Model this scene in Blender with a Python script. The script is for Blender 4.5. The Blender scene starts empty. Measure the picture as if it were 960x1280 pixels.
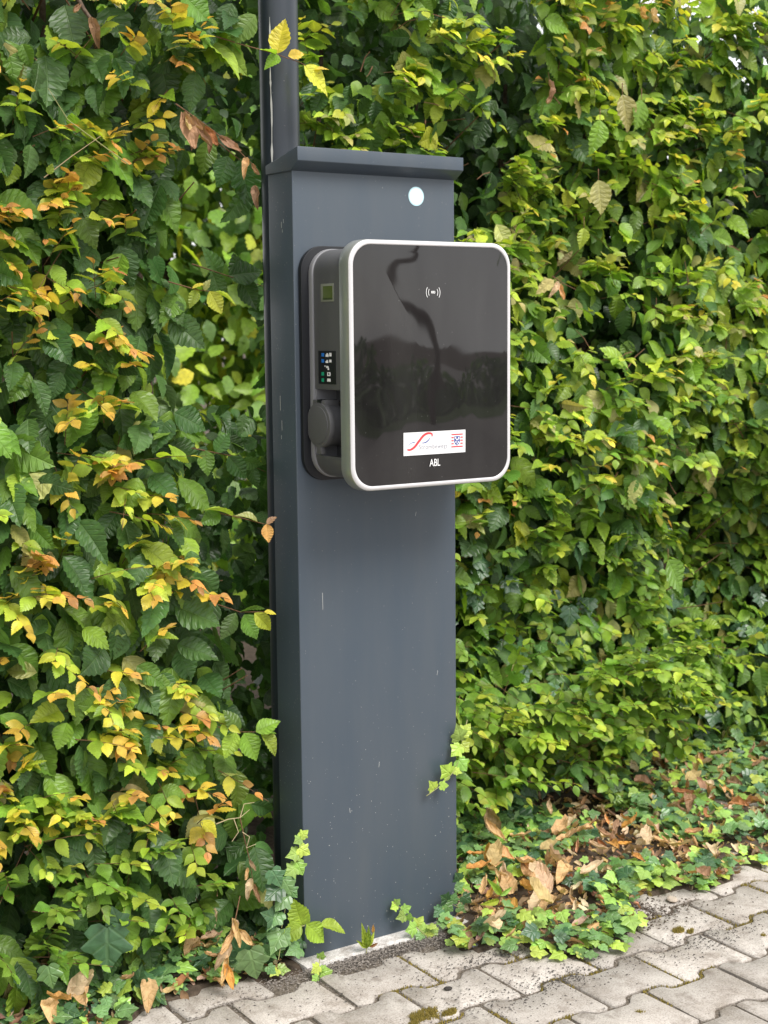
import bpy, bmesh, math, random
import numpy as np
from mathutils import Vector, Matrix, Euler
R = math.radians
random.seed(7); rng = np.random.default_rng(11)
scene = bpy.context.scene
col = scene.collection

# ------------------------------------------------------------------ camera
CAM = np.array([-1.5225, -2.5733, 1.2944]); YAW, PIT, ROL, FPX = R(33.938), R(6.826), R(-0.5614), 1871.77
Fv = np.array([math.sin(YAW)*math.cos(PIT), math.cos(YAW)*math.cos(PIT), -math.sin(PIT)])
Rv = np.array([math.cos(YAW), -math.sin(YAW), 0.0]); Uv = np.cross(Rv, Fv)
CR, SR = math.cos(ROL), math.sin(ROL)
cam_d = bpy.data.cameras.new('camera'); cam = bpy.data.objects.new('camera', cam_d); col.objects.link(cam)
xr = CR*Rv + SR*Uv; yu = -SR*Rv + CR*Uv; zb = -Fv
cam.matrix_world = Matrix(((xr[0], yu[0], zb[0], CAM[0]), (xr[1], yu[1], zb[1], CAM[1]), (xr[2], yu[2], zb[2], CAM[2]), (0, 0, 0, 1)))
cam_d.sensor_fit = 'VERTICAL'; cam_d.sensor_height = 36; cam_d.lens = FPX/1280*36
cam_d.clip_start = 0.05; cam_d.clip_end = 1000
cam_d.dof.use_dof = True; cam_d.dof.focus_distance = 2.95; cam_d.dof.aperture_fstop = 7.1
scene.camera = cam
scene.render.resolution_x, scene.render.resolution_y = 768, 1024

# ------------------------------------------------------------------ world, sun, exposure
SUN_EL, SUN_AZ = R(52), R(164)      # azimuth clockwise from +Y : sun stands in front right of the pillar
world = bpy.data.worlds.new('World'); scene.world = world; world.use_nodes = True
nt = world.node_tree; nt.nodes.clear()
out = nt.nodes.new('ShaderNodeOutputWorld'); bg = nt.nodes.new('ShaderNodeBackground')
sky = nt.nodes.new('ShaderNodeTexSky'); sky.sky_type = 'NISHITA'; sky.sun_disc = False
sky.sun_elevation = SUN_EL; sky.sun_rotation = SUN_AZ; sky.dust_density = 2.5
tc = nt.nodes.new('ShaderNodeTexCoord'); nz = nt.nodes.new('ShaderNodeTexNoise'); nz.inputs['Scale'].default_value = 1.7; nz.inputs['Detail'].default_value = 5
nt.links.new(tc.outputs['Generated'], nz.inputs['Vector'])
cr = nt.nodes.new('ShaderNodeValToRGB'); cr.color_ramp.elements[0].position = .36; cr.color_ramp.elements[0].color = (.62, .62, .62, 1)
cr.color_ramp.elements[1].position = .62; cr.color_ramp.elements[1].color = (.97, .97, .97, 1)
nt.links.new(nz.outputs['Fac'], cr.inputs['Fac'])
mx = nt.nodes.new('ShaderNodeMix'); mx.data_type = 'RGBA'
nt.links.new(cr.outputs['Color'], mx.inputs[0]); nt.links.new(sky.outputs['Color'], mx.inputs[6])
mx.inputs[7].default_value = (9.6, 9.5, 9.5, 1)          # cloud cover, in the sky texture's own units
nt.links.new(mx.outputs[2], bg.inputs['Color']); bg.inputs['Strength'].default_value = 0.10
nt.links.new(bg.outputs[0], out.inputs[0])
sd = bpy.data.lights.new('sun', 'SUN'); sd.energy = 2.3; sd.angle = R(28); sd.color = (1, .965, .91)
so = bpy.data.objects.new('sun', sd); col.objects.link(so)
sdir = Vector((math.sin(SUN_AZ)*math.cos(SUN_EL), math.cos(SUN_AZ)*math.cos(SUN_EL), math.sin(SUN_EL)))
so.rotation_euler = sdir.to_track_quat('Z', 'Y').to_euler()
scene.view_settings.view_transform = 'Standard'; scene.view_settings.look = 'None'
scene.view_settings.exposure = 0.84; scene.view_settings.gamma = 1

# ------------------------------------------------------------------ helpers
def ray(u, v):
    a, b = u-480, v-640
    a, b = CR*a+SR*b, -SR*a+CR*b
    return Fv + Rv*a/FPX - Uv*b/FPX
def at(u, v, Y):            # point of the plane y = Y seen at photo pixel u, v
    d = ray(u, v); return Vector(CAM + d*((Y-CAM[1])/d[1]))
def gr(u, v, z=0.0):        # point of the ground seen at photo pixel u, v
    d = ray(u, v); return Vector(CAM + d*((z-CAM[2])/d[2]))
def proj(P):                # (n,3) -> photo pixels and depth
    d = np.atleast_2d(P)-CAM; x, y, z = d@Rv, d@Uv, d@Fv
    a, b = FPX*x/z, -FPX*y/z
    return 480+CR*a-SR*b, 640+SR*a+CR*b, z

def new_mat(name, base, rough=.5, spec=.5, metal=0, coat=0):
    m = bpy.data.materials.new(name); m.use_nodes = True
    b = m.node_tree.nodes['Principled BSDF']
    b.inputs['Base Color'].default_value = (*base, 1); b.inputs['Roughness'].default_value = rough
    b.inputs['Specular IOR Level'].default_value = spec; b.inputs['Metallic'].default_value = metal
    b.inputs['Coat Weight'].default_value = coat; b.inputs['Coat Roughness'].default_value = .03
    return m
def N(m, t, **kw):
    n = m.node_tree.nodes.new(t)
    for k, v in kw.items():
        if k.startswith('i_'): n.inputs[k[2:].replace('_', ' ')].default_value = v
        else: setattr(n, k, v)
    return n
def L(m, a, b): m.node_tree.links.new(a, b)
def P(m): return m.node_tree.nodes['Principled BSDF']
def ramp(m, stops):
    r = N(m, 'ShaderNodeValToRGB'); e = r.color_ramp.elements
    e[0].position, e[0].color = stops[0][0], (*stops[0][1], 1); e[1].position, e[1].color = stops[-1][0], (*stops[-1][1], 1)
    for p, c in stops[1:-1]:
        q = e.new(p); q.color = (*c, 1)
    return r
def bump(m, src, strength, dist):
    b = N(m, 'ShaderNodeBump'); b.inputs['Strength'].default_value = strength; b.inputs['Distance'].default_value = dist
    L(m, src, b.inputs['Height']); L(m, b.outputs[0], P(m).inputs['Normal']); return b

def dusty(m, base, dust=(.40, .40, .38), scale=160, thr=.075, grime=.12):
    """base colour with small pale specks and soft grime"""
    t = N(m, 'ShaderNodeTexCoord')
    vo = N(m, 'ShaderNodeTexVoronoi', i_Scale=scale); L(m, t.outputs['Object'], vo.inputs['Vector'])
    n1 = N(m, 'ShaderNodeTexNoise', i_Scale=9.0, i_Detail=3.0); L(m, t.outputs['Object'], n1.inputs['Vector'])
    # radius of each speck depends on noise so only some cells carry one
    cr_ = N(m, 'ShaderNodeSeparateColor'); L(m, vo.outputs['Color'], cr_.inputs[0])
    pw = N(m, 'ShaderNodeMath', operation='POWER'); L(m, cr_.outputs[0], pw.inputs[0]); pw.inputs[1].default_value = 30
    mu = N(m, 'ShaderNodeMath', operation='MULTIPLY'); L(m, pw.outputs[0], mu.inputs[0]); L(m, n1.outputs['Fac'], mu.inputs[1])
    m2 = N(m, 'ShaderNodeMath', operation='MULTIPLY'); L(m, mu.outputs[0], m2.inputs[0]); sz = N(m, 'ShaderNodeSeparateXYZ'); L(m, t.outputs['Object'], sz.inputs[0]); mz = N(m, 'ShaderNodeMapRange'); L(m, sz.outputs[2], mz.inputs[0]); mz.inputs[1].default_value = .0; mz.inputs[2].default_value = .6; mz.inputs[3].default_value = thr*8.5; mz.inputs[4].default_value = thr*4.5; L(m, mz.outputs[0], m2.inputs[1])
    lt = N(m, 'ShaderNodeMath', operation='LESS_THAN'); L(m, vo.outputs['Distance'], lt.inputs[0]); L(m, m2.outputs[0], lt.inputs[1])
    n2 = N(m, 'ShaderNodeTexNoise', i_Scale=5.0, i_Detail=6.0, i_Roughness=.6); mp = N(m, 'ShaderNodeMapping'); mp.inputs['Scale'].default_value = (2.2, 2.2, .35); L(m, t.outputs['Object'], mp.inputs[0]); L(m, mp.outputs[0], n2.inputs['Vector'])
    rg = ramp(m, [(.35, (0, 0, 0)), (.75, (1, 1, 1))]); L(m, n2.outputs['Fac'], rg.inputs[0])
    g = N(m, 'ShaderNodeMath', operation='MULTIPLY'); L(m, rg.outputs[0], g.inputs[0]); g.inputs[1].default_value = grime
    a = N(m, 'ShaderNodeMix', data_type='RGBA'); L(m, g.outputs[0], a.inputs[0]); a.inputs[6].default_value = (*base, 1); a.inputs[7].default_value = (*[c*.35 for c in dust], 1)
    b = N(m, 'ShaderNodeMix', data_type='RGBA'); L(m, lt.outputs[0], b.inputs[0]); L(m, a.outputs[2], b.inputs[6]); b.inputs[7].default_value = (*dust, 1)
    L(m, b.outputs[2], P(m).inputs['Base Color'])
    rr = N(m, 'ShaderNodeMapRange'); L(m, n2.outputs['Fac'], rr.inputs[0]); r0 = P(m).inputs['Roughness'].default_value
    rr.inputs[3].default_value = r0*.85; rr.inputs[4].default_value = r0*1.3; L(m, rr.outputs[0], P(m).inputs['Roughness'])
    return n2, t

M = {}
ANTH = (.053, .072, .096)
M['powder'] = new_mat('powder_coated_anthracite', ANTH, .36, .5)
_, t_ = dusty(M['powder'], ANTH, scale=300, thr=.085, grime=.2)
fn = N(M['powder'], 'ShaderNodeTexNoise', i_Scale=900.0, i_Detail=1.0); L(M['powder'], t_.outputs['Object'], fn.inputs['Vector']); bump(M['powder'], fn.outputs['Fac'], .12, .0006)
M['pole'] = new_mat('pole_anthracite', (.026, .034, .046), .33, .5); dusty(M['pole'], (.026, .034, .046), scale=200, grime=.06)
M['plastic'] = new_mat('dark_grey_plastic', (.075, .076, .082), .42, .5); _, t_ = dusty(M['plastic'], (.075, .076, .082), scale=300, grime=.25)
M['plastic_light'] = new_mat('mid_grey_plastic', (.13, .13, .14), .42, .5); dusty(M['plastic_light'], (.22, .22, .235), scale=300, grime=.2)
M['black'] = new_mat('black_plastic', (.008, .009, .012), .45, .4)
M['silver'] = new_mat('silver_frame', (.34, .36, .35), .28, .5, .5)
M['trim'] = new_mat('white_trim', (.58, .57, .58), .28, .5)
M['glass'] = new_mat('black_glass', (.010, .009, .0095), .02, .62); dusty(M['glass'], (.010, .009, .0098), scale=330, thr=.06, grime=.1)
gl = M['glass']; tg = N(gl, 'ShaderNodeTexCoord'); ng = N(gl, 'ShaderNodeTexNoise', i_Scale=5.5, i_Detail=1.0); L(gl, tg.outputs['Object'], ng.inputs['Vector']); bump(gl, ng.outputs['Fac'], 1.0, .0022); P(gl).inputs['Roughness'].links and gl.node_tree.links.remove(P(gl).inputs['Roughness'].links[0]); P(gl).inputs['Roughness'].default_value = .025
for nm, c, r in [('white_print', (.8, .8, .8), .5), ('sticker_white', (.74, .74, .75), .35), ('print_red', (.62, .05, .06), .5), ('print_blue', (.03, .06, .28), .5),
                 ('print_grey', (.25, .25, .30), .5), ('pale_blue', (.45, .68, .74), .4), ('lcd', (.075, .105, .022), .15), ('lcd_dark', (.03, .05, .01), .3),
                 ('led_blue', (.02, .16, .55), .3), ('led_green', (.01, .30, .16), .3), ('bezel', (.20, .21, .17), .4), ('pale_streak', (.62, .62, .6), .7)]:
    M[nm] = new_mat(nm, c, r)

def mesh_obj(name, verts, faces, mat, parent=None, smooth=False, angle=None, bev=0, seg=2):
    me = bpy.data.meshes.new(name); me.from_pydata([tuple(v) for v in verts], [], faces); me.update()
    bm = bmesh.new(); bm.from_mesh(me); bmesh.ops.recalc_face_normals(bm, faces=bm.faces)
    if bev:
        es = [e for e in bm.edges if e.is_manifold and e.calc_face_angle(0) > R(35)]
        bmesh.ops.bevel(bm, geom=es, offset=bev, segments=seg, affect='EDGES', profile=.6, clamp_overlap=True)
        bm.normal_update()
    bm.to_mesh(me); bm.free()
    if smooth or bev:
        me.polygons.foreach_set('use_smooth', [True]*len(me.polygons)); me.set_sharp_from_angle(angle=R(angle or 40))
    me.materials.append(mat)
    o = bpy.data.objects.new(name, me); col.objects.link(o)
    if parent:
        o.parent = parent; o.location = -Vector(parent.matrix_basis.translation) if parent.type == 'EMPTY' else (0, 0, 0)
    return o
def empty(name, loc, label, cat, group=None):
    o = bpy.data.objects.new(name, None); col.objects.link(o); o.empty_display_size = .05
    o.matrix_basis = Matrix.Translation(loc); o['label'] = label; o['category'] = cat
    if group: o['group'] = group
    return o
def box_vf(x0, x1, y0, y1, z0, z1):
    v = [(x, y, z) for x in (x0, x1) for y in (y0, y1) for z in (z0, z1)]
    f = [(0, 1, 3, 2), (4, 6, 7, 5), (0, 4, 5, 1), (2, 3, 7, 6), (0, 2, 6, 4), (1, 5, 7, 3)]
    return v, f
def prism_y(outline, y0, y1):     # outline in x,z extruded along y
    n = len(outline); v = [(x, y0, z) for x, z in outline]+[(x, y1, z) for x, z in outline]
    f = [tuple(range(n)), tuple(range(2*n-1, n-1, -1))]+[(i, (i+1) % n, n+(i+1) % n, n+i) for i in range(n)]
    return v, f
def prism_x(outline, x0, x1):     # outline in y,z extruded along x
    n = len(outline); v = [(x0, y, z) for y, z in outline]+[(x1, y, z) for y, z in outline]
    f = [tuple(range(n)), tuple(range(2*n-1, n-1, -1))]+[(i, (i+1) % n, n+(i+1) % n, n+i) for i in range(n)]
    return v, f
def rrect(x0, x1, z0, z1, r, n=10, sq=1.0):
    pts = []
    for cx, cz, a0 in ((x1-r, z1-r, 0), (x0+r, z1-r, 90), (x0+r, z0+r, 180), (x1-r, z0+r, 270)):
        for i in range(n+1):
            a = R(a0+90*i/n); pts.append((cx+r*math.cos(a), cz+r*math.sin(a)))
    return pts
def tube_vf(pts, rad, n=6, taper=1.0):
    pts = [Vector(p) for p in pts]; v = []; f = []; m = len(pts)
    for i, p in enumerate(pts):
        t = (pts[min(i+1, m-1)]-pts[max(i-1, 0)]).normalized()
        a = t.orthogonal().normalized() if i == 0 else (a-t*a.dot(t)).normalized()
        b = t.cross(a); rr = (rad[i] if hasattr(rad, '__len__') else rad*(1+(taper-1)*i/(m-1)))
        for k in range(n):
            w = 2*math.pi*k/n; v.append(p+(a*math.cos(w)+b*math.sin(w))*rr)
    for i in range(m-1):
        for k in range(n):
            f.append((i*n+k, i*n+(k+1) % n, (i+1)*n+(k+1) % n, (i+1)*n+k))
    f.append(tuple(range(n-1, -1, -1))); f.append(tuple((m-1)*n+k for k in range(n)))
    return v, f
class MB:
    def __init__(s): s.v = []; s.f = []
    def add(s, vf):
        o = len(s.v); s.v += list(vf[0]); s.f += [tuple(i+o for i in q) for q in vf[1]]; return s

def fourier(seed, k=14, lo=2., hi=16.):
    r = np.random.default_rng(seed); W = r.normal(size=(k, 3)); W /= np.linalg.norm(W, axis=1)[:, None]
    W *= r.uniform(lo, hi, (k, 1)); ph = r.uniform(0, 6.28, k)
    return lambda p: np.sin(np.asarray(p)@W.T+ph).sum(-1)/math.sqrt(k/2)

# ------------------------------------------------------------------ ground, lawn
def ground_mat(name, cols, scale, bstr=.5, bd=.01):
    m = new_mat(name, cols[0], .9, .25); t = N(m, 'ShaderNodeTexCoord')
    n = N(m, 'ShaderNodeTexNoise', i_Scale=scale, i_Detail=8.0, i_Roughness=.7); L(m, t.outputs['Object'], n.inputs['Vector'])
    r = ramp(m, [(.3+.4*i/(len(cols)-1), c) for i, c in enumerate(cols)]); L(m, n.outputs['Fac'], r.inputs[0]); L(m, r.outputs[0], P(m).inputs['Base Color'])
    bump(m, n.outputs['Fac'], bstr, bd); return m
M['soil'] = ground_mat('dark_soil', [(.035, .026, .018), (.075, .055, .04), (.12, .095, .07)], 60)
M['jointsand'] = ground_mat('joint_sand', [(.05, .040, .030), (.13, .108, .085), (.26, .225, .19)], 120)
M['asphalt'] = ground_mat('far_paving', [(.20, .185, .175), (.27, .25, .235), (.31, .29, .275)], 6, .2, .005)
M['lawn'] = ground_mat('lawn_green', [(.03, .07, .015), (.07, .12, .03), (.10, .14, .04)], 30)
def sheet(name, x0, x1, y0, y1, z, mat, n=1):
    o = mesh_obj(name, [(x0, y0, z), (x1, y0, z), (x1, y1, z), (x0, y1, z)], [(0, 1, 2, 3)], mat); o['kind'] = 'structure'; return o
# one terrain sheet, gently mounded under the hedges
def bedh(x, y):
    s = np.clip((y+.02)/.7, 0, 1); return .035*s*s*(3-2*s)
gx = np.concatenate([[-300, -60, -12, -4], np.linspace(-2, 4, 90), [8, 30, 90, 300]]); gy = np.concatenate([[-300, -60, -12, -3], np.linspace(-1.6, 1.6, 60), [3, 8, 30, 90, 300]])
fg = fourier(3, 20, 10, 45)
gv = []
for y in gy:
    for x in gx:
        z = -.022+float(bedh(x, y))
        if abs(x) < 4 and -.1 < y < 1.6: z += .006*float(fg((x, y, 0)))*min(1, (y+.1)*5)
        gv.append((x, y, z))
nx = len(gx); gf = [(j*nx+i, j*nx+i+1, (j+1)*nx+i+1, (j+1)*nx+i) for j in range(len(gy)-1) for i in range(nx-1)]
g = mesh_obj('ground', gv, gf, M['soil'], smooth=True, angle=180); g['kind'] = 'structure'

# ------------------------------------------------------------------ pavement of bone shaped stones
def stone_mat(name, a, b, c):
    m = new_mat(name, b, .85, .3); t = N(m, 'ShaderNodeTexCoord'); oi = N(m, 'ShaderNodeObjectInfo')
    g_ = N(m, 'ShaderNodeNewGeometry')
    n1 = N(m, 'ShaderNodeTexNoise', i_Scale=7.0, i_Detail=7.0, i_Roughness=.7); L(m, g_.outputs['Position'], n1.inputs['Vector'])
    r = ramp(m, [(.32, a), (.5, b), (.68, c)]); L(m, n1.outputs['Fac'], r.inputs[0])
    n2 = N(m, 'ShaderNodeTexNoise', i_Scale=300.0, i_Detail=4.0, i_Roughness=.8); L(m, g_.outputs['Position'], n2.inputs['Vector'])
    r2 = ramp(m, [(.36, (.42, .40, .38)), (.47, (.95, .95, .95)), (.68, (1.28, 1.28, 1.27))]); L(m, n2.outputs['Fac'], r2.inputs[0])
    mu = N(m, 'ShaderNodeMix', data_type='RGBA', blend_type='MULTIPLY'); mu.inputs[0].default_value = .8; L(m, r.outputs[0], mu.inputs[6]); L(m, r2.outputs[0], mu.inputs[7])
    mr = N(m, 'ShaderNodeMapRange'); L(m, oi.outputs['Random'], mr.inputs[0]); mr.inputs[3].default_value = .84; mr.inputs[4].default_value = 1.1
    hs = N(m, 'ShaderNodeHueSaturation'); L(m, mr.outputs[0], hs.inputs['Value']); L(m, mu.outputs[2], hs.inputs['Color'])
    # soil stains
    n3 = N(m, 'ShaderNodeTexNoise', i_Scale=16.0, i_Detail=6.0, i_Roughness=.75); L(m, g_.outputs['Position'], n3.inputs['Vector'])
    r3 = ramp(m, [(.52, (0, 0, 0)), (.70, (.8, .8, .8))]); L(m, n3.outputs['Fac'], r3.inputs[0])
    m3 = N(m, 'ShaderNodeMix', data_type='RGBA'); L(m, r3.outputs[0], m3.inputs[0]); L(m, hs.outputs[0], m3.inputs[6]); m3.inputs[7].default_value = (.15, .12, .095, 1)
    L(m, m3.outputs[2], P(m).inputs['Base Color']); bump(m, n2.outputs['Fac'], .55, .0015); return m
M['stone'] = stone_mat('paving_stone_grey', (.28, .245, .21), (.40, .365, .33), (.49, .455, .415))
M['concrete'] = stone_mat('footing_concrete', (.42, .40, .38), (.52, .50, .48), (.58, .56, .54))
pav = empty('pavement', (0, -.6, 0), '', ''); del pav['label']; del pav['category']; pav['kind'] = 'structure'
def stone_outline(ins):
    hx, he, hw = .1-ins, .0825-ins, .0585-ins
    prof = [(-1, he), (-.066, he), (-.056, he-.004), (-.044, hw+.004), (-.034, hw), (.034, hw), (.044, hw+.004), (.056, he-.004), (.066, he), (1, he)]
    c = .006
    up = [(-hx, he-c), (-hx+c, he)]+[(x+(-1 if x < 0 else 1)*(ins*.4), h) for x, h in prof[1:-1]]+[(hx-c, he), (hx, he-c)]
    return up+[(-x, -h) for x, h in up]
def stone_mesh(seed):
    r = random.Random(seed); a = stone_outline(.0050); b = stone_outline(.0086); n = len(a)
    ja = [(x+r.uniform(-.002, .002), y+r.uniform(-.002, .002)) for x, y in a]
    jb = [(x+r.uniform(-.0018, .0018), y+r.uniform(-.0018, .0018)) for x, y in b]
    v = [(x, y, -.055) for x, y in ja]+[(x, y, -.0028+r.uniform(-.0006, .0006)) for x, y in ja]+[(x, y, 0) for x, y in jb]
    f = [(i, (i+1) % n, n+(i+1) % n, n+i) for i in range(n)]+[(n+i, n+(i+1) % n, 2*n+(i+1) % n, 2*n+i) for i in range(n)]+[tuple(range(2*n, 3*n))]
    me = bpy.data.meshes.new('paving_stone'); me.from_pydata(v, [], f); me.materials.append(M['stone'])
    me.polygons.foreach_set('use_smooth', [True]*len(me.polygons)); me.set_sharp_from_angle(angle=R(50)); return me
SM = [stone_mesh(i) for i in range(6)]
cnt = 0
for k in range(-3, 11):
    yc = -.168-.141*k; off = .072 if k % 2 == 0 else -.028
    for i in range(-6, 15):
        xc = off+.2*i
        lim = -.3 if k >= 0 else (.85 if k == -1 else (1.0 if k == -2 else 1.25))
        lim = -.6 if k == 0 else (-.9 if k > 0 else lim)
        if xc < (lim if k < 2 else -.9) and not (k == -1 and -.5 < xc < -.2): continue
        if xc > 2.6 or cnt >= 296: continue
        o = bpy.data.objects.new('paving_stone', SM[(i*5+k*3) % 6]); col.objects.link(o); o.parent = pav
        o.matrix_basis = Matrix.Translation((xc, yc+.6, random.uniform(-.0025, .0015))) @ Euler((random.gauss(0, .008), random.gauss(0, .006), random.gauss(0, .004)+(math.pi if (i+k) % 2 else 0))).to_matrix().to_4x4()
        cnt += 1
sj = mesh_obj('joint_sand', [(-1.2, -1.75, -.0055), (2.75, -1.75, -.009), (2.75, .02, -.0055), (1.3, .22, -.0055), (.5, .0, -.0055), (.4, -.02, -.0055), (-.2, -.05, -.0055), (-1.2, -.09, -.0055)], [tuple(range(8))], M['jointsand'], pav)
o = sheet('road', -200, 200, -40, -1.75, -.012, M['asphalt'])

# ------------------------------------------------------------------ pillar
W, D, H = .3948, .0946, 1.62
ft = empty('concrete_footing', (W/2, D/2, -.02), 'pale concrete strip footing showing under the front of the grey pillar', 'footing')
fv = [(-.014, -.03), (W+.012, -.03), (W+.012, D+.03), (-.014, D+.03)]
mesh_obj('footing_block', *box_vf(-.022, W+.012, -.044, D+.03, -.12, .004), M['concrete'], ft, bev=.004)
pil = empty('charging_pillar', (W/2, D/2, 0), 'tall anthracite sheet metal pillar with sloping cap carrying the wall box', 'pillar')
mesh_obj('column', *box_vf(0, W, 0, D, 0.0, H), M['powder'], pil, bev=.0022, seg=3)
capo = [(-.0282, 1.655), (-.0282, 1.628), (-.001, 1.611), (D+.004, 1.611), (D+.004, 1.629)]
mesh_obj('cap', *prism_x(capo, -.0035, W+.0035), M['powder'], pil, bev=.0014)
def disc(name, cx, cz, r, y, mat, parent, th=.0006, n=40):
    return mesh_obj(name, *prism_y([(cx+r*math.cos(2*math.pi*i/n), cz+r*math.sin(2*math.pi*i/n)) for i in range(n)], y, y-th), mat, parent)
pc = at(520, 245.5, 0)
st = disc('round_sticker', pc.x, pc.z, .0195, -.0002, M['pale_blue'], pil); st['label'] = 'round white sticker with pale blue rim'
inn = disc('sticker_face', pc.x, pc.z, .0168, -.0009, M['sticker_white'], st, .0003)
for a, b in (((403, 741), (403.4, 762)), ((474, 952), (473.5, 959)), ((520, 640), (519, 645)), ((437, 1010), (437.5, 1016)), ((547, 838), (546, 844))):
    p0, p1 = at(*a, 0), at(*b, 0); w = .00035
    mesh_obj('scratch', [(p0.x-w, -.0004, p0.z), (p0.x+w, -.0004, p0.z), (p1.x+w*1.4, -.0004, p1.z), (p1.x-w*.3, -.0004, p1.z)], [(0, 1, 2, 3)], M['pale_streak'], pil)
for ya, za, l in ((.035, 1.52, .008), (.043, 1.515, .012), (.040, 1.50, .006), (.06, 1.17, .03), (.055, 1.12, .02), (.058, 1.09, .008)):
    mesh_obj('scratch', [(-.0004, ya, za), (-.0004, ya+.0012, za), (-.0004, ya+.001, za-l), (-.0004, ya-.0002, za-l)], [(0, 1, 2, 3)], M['pale_streak'], pil)

# ------------------------------------------------------------------ pole behind
pxc = at(352.5, 300, .165)
pole = empty('metal_pole', (pxc.x, .165, 0), 'round anthracite metal pole rising behind the pillar, with a white streak', 'pole')
pv, pf = tube_vf([(pxc.x, .165, -.1), (pxc.x, .165, 1.2), (pxc.x, .165, 2.6), (pxc.x, .165, 4.2)], .0405, 40)
mesh_obj('shaft', pv, pf, M['pole'], pole, smooth=True, angle=50)
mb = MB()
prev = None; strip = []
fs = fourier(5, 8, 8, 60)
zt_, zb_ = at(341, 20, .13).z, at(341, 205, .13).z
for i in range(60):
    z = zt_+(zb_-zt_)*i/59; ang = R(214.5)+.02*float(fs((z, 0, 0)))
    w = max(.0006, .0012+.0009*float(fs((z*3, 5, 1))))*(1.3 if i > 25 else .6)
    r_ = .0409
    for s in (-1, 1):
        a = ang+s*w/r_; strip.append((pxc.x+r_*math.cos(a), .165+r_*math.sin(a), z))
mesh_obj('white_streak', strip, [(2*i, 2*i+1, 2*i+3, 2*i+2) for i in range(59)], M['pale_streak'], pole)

# ------------------------------------------------------------------ wall box
x0, x1, z0, z1, dB = .0267, .4205, .9884, 1.4723, .1587
wb = empty('wall_box_charger', ((x0+x1)/2, 0, z0), 'black glass fronted wall box charger with silver rim mounted on the grey pillar', 'charging station')
mesh_obj('mounting_plate', *prism_y(rrect(x0-.017, x1-.03, z0+.012, z1-.006, .05), -.0005, -.012), M['black'], wb, bev=.002)
mesh_obj('rear_rim', *prism_y(rrect(x0-.001, x1-.004, z0+.018, z1-.012, .05), -.012, -.026), M['plastic_light'], wb, bev=.003)
# side housing with a socket recess cut into its left flank
rt, rb = at(408, 487, -.07).z, at(408, 573, -.07).z
o_ = rrect(x0+.003, x1-.004, z0+.020, z1-.014, .046)
res_ = []
for i, p in enumerate(o_):
    res_.append(p)
    if i == 21: res_ += [(x0+.003, rt), (x0+.05, rt), (x0+.05, rb), (x0+.003, rb)]
hs_ = mesh_obj('housing', *prism_y(res_, -.026, -.124), M['plastic'], wb, bev=.0016)
mesh_obj('recess_edge', *box_vf(x0+.004, x0+.05, -.030, -.026, rb, rt), M['plastic_light'], wb)
# silver frame: a profile swept round the rounded rectangle
def ring_sweep(prof, r=.047, n=12):
    v = []; f = []
    for ins, y in prof:
        v += [(x, y, z) for x, z in rrect(x0+ins, x1-ins, z0+ins, z1-ins, r-ins*.6, n)]
    m = 4*(n+1); k = len(prof)
    for j in range(k-1):
        for i in range(m): f.append((j*m+i, j*m+(i+1) % m, (j+1)*m+(i+1) % m, (j+1)*m+i))
    return v, f
mesh_obj('silver_frame', *ring_sweep([(.02, -.123), (.001, -.123), (0, -.126), (0, -.153), (.0012, -.1565)]), M['silver'], wb, smooth=True, angle=60)
mesh_obj('front_trim', *ring_sweep([(.0012, -.1565), (.003, -.1590), (.007, -.1600), (.0095, -.1595), (.0105, -.157)]), M['trim'], wb, smooth=True, angle=80)
# convex glass front
v = []; f = []; n = 12; m = 4*(n+1); K = 14
out_ = rrect(x0+.0104, x1-.0104, z0+.0104, z1-.0104, .041, n); cx_, cz_ = (x0+x1)/2, (z0+z1)/2
def gy_(x, z):
    a = (x-cx_)/(x1-cx_); b = (z-cz_)/(z1-cz_); return -.1578-.0035*max(0, 1-a*a)-.0025*max(0, 1-b*b)
edge_y = -.1582
for j in range(K):
    s = 1-j/K
    for x, z in out_:
        X, Z = cx_+(x-cx_)*s, cz_+(z-cz_)*s; v.append((X, gy_(X, Z), Z))
v.append((cx_, gy_(cx_, cz_), cz_))
for j in range(K-1):
    for i in range(m): f.append((j*m+i, j*m+(i+1) % m, (j+1)*m+(i+1) % m, (j+1)*m+i))
for i in range(m): f.append(((K-1)*m+i, (K-1)*m+(i+1) % m, K*m))
front = mesh_obj('front_panel', v, f, M['glass'], wb, smooth=True, angle=180)
sub = bpy.data.objects  # sub-parts of the panel
def on_panel(u, v_, lift=.0006):
    p = at(u, v_, -.161); p.y = gy_(p.x, p.z)-lift; return p
def panel_mesh(name, pts2, faces, mat, parent, lift):    # pts2 in x,z
    return mesh_obj(name, [(x, gy_(x, z)-lift, z) for x, z in pts2], faces, mat, parent)
def txt(body, size, cx, cz, name, mat, parent, lift, sx=1.0, off=0, spacing=1.0):
    c = bpy.data.curves.new(name, 'FONT'); c.body = body; c.size = size; c.align_x = 'CENTER'; c.align_y = 'CENTER'; c.offset = off; c.space_character = spacing
    o = bpy.data.objects.new(name, c); col.objects.link(o)
    dg = bpy.context.evaluated_depsgraph_get(); me = bpy.data.meshes.new_from_object(o.evaluated_get(dg)); bpy.data.objects.remove(o); 
    for q in me.vertices:
        x, z = cx+q.co.x*sx, cz+q.co.y; q.co = (x, gy_(x, z)-lift, z)
    me.materials.clear(); me.materials.append(mat); me.name = name
    o = bpy.data.objects.new(name, me); col.objects.link(o); o.parent = parent; return o
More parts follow.
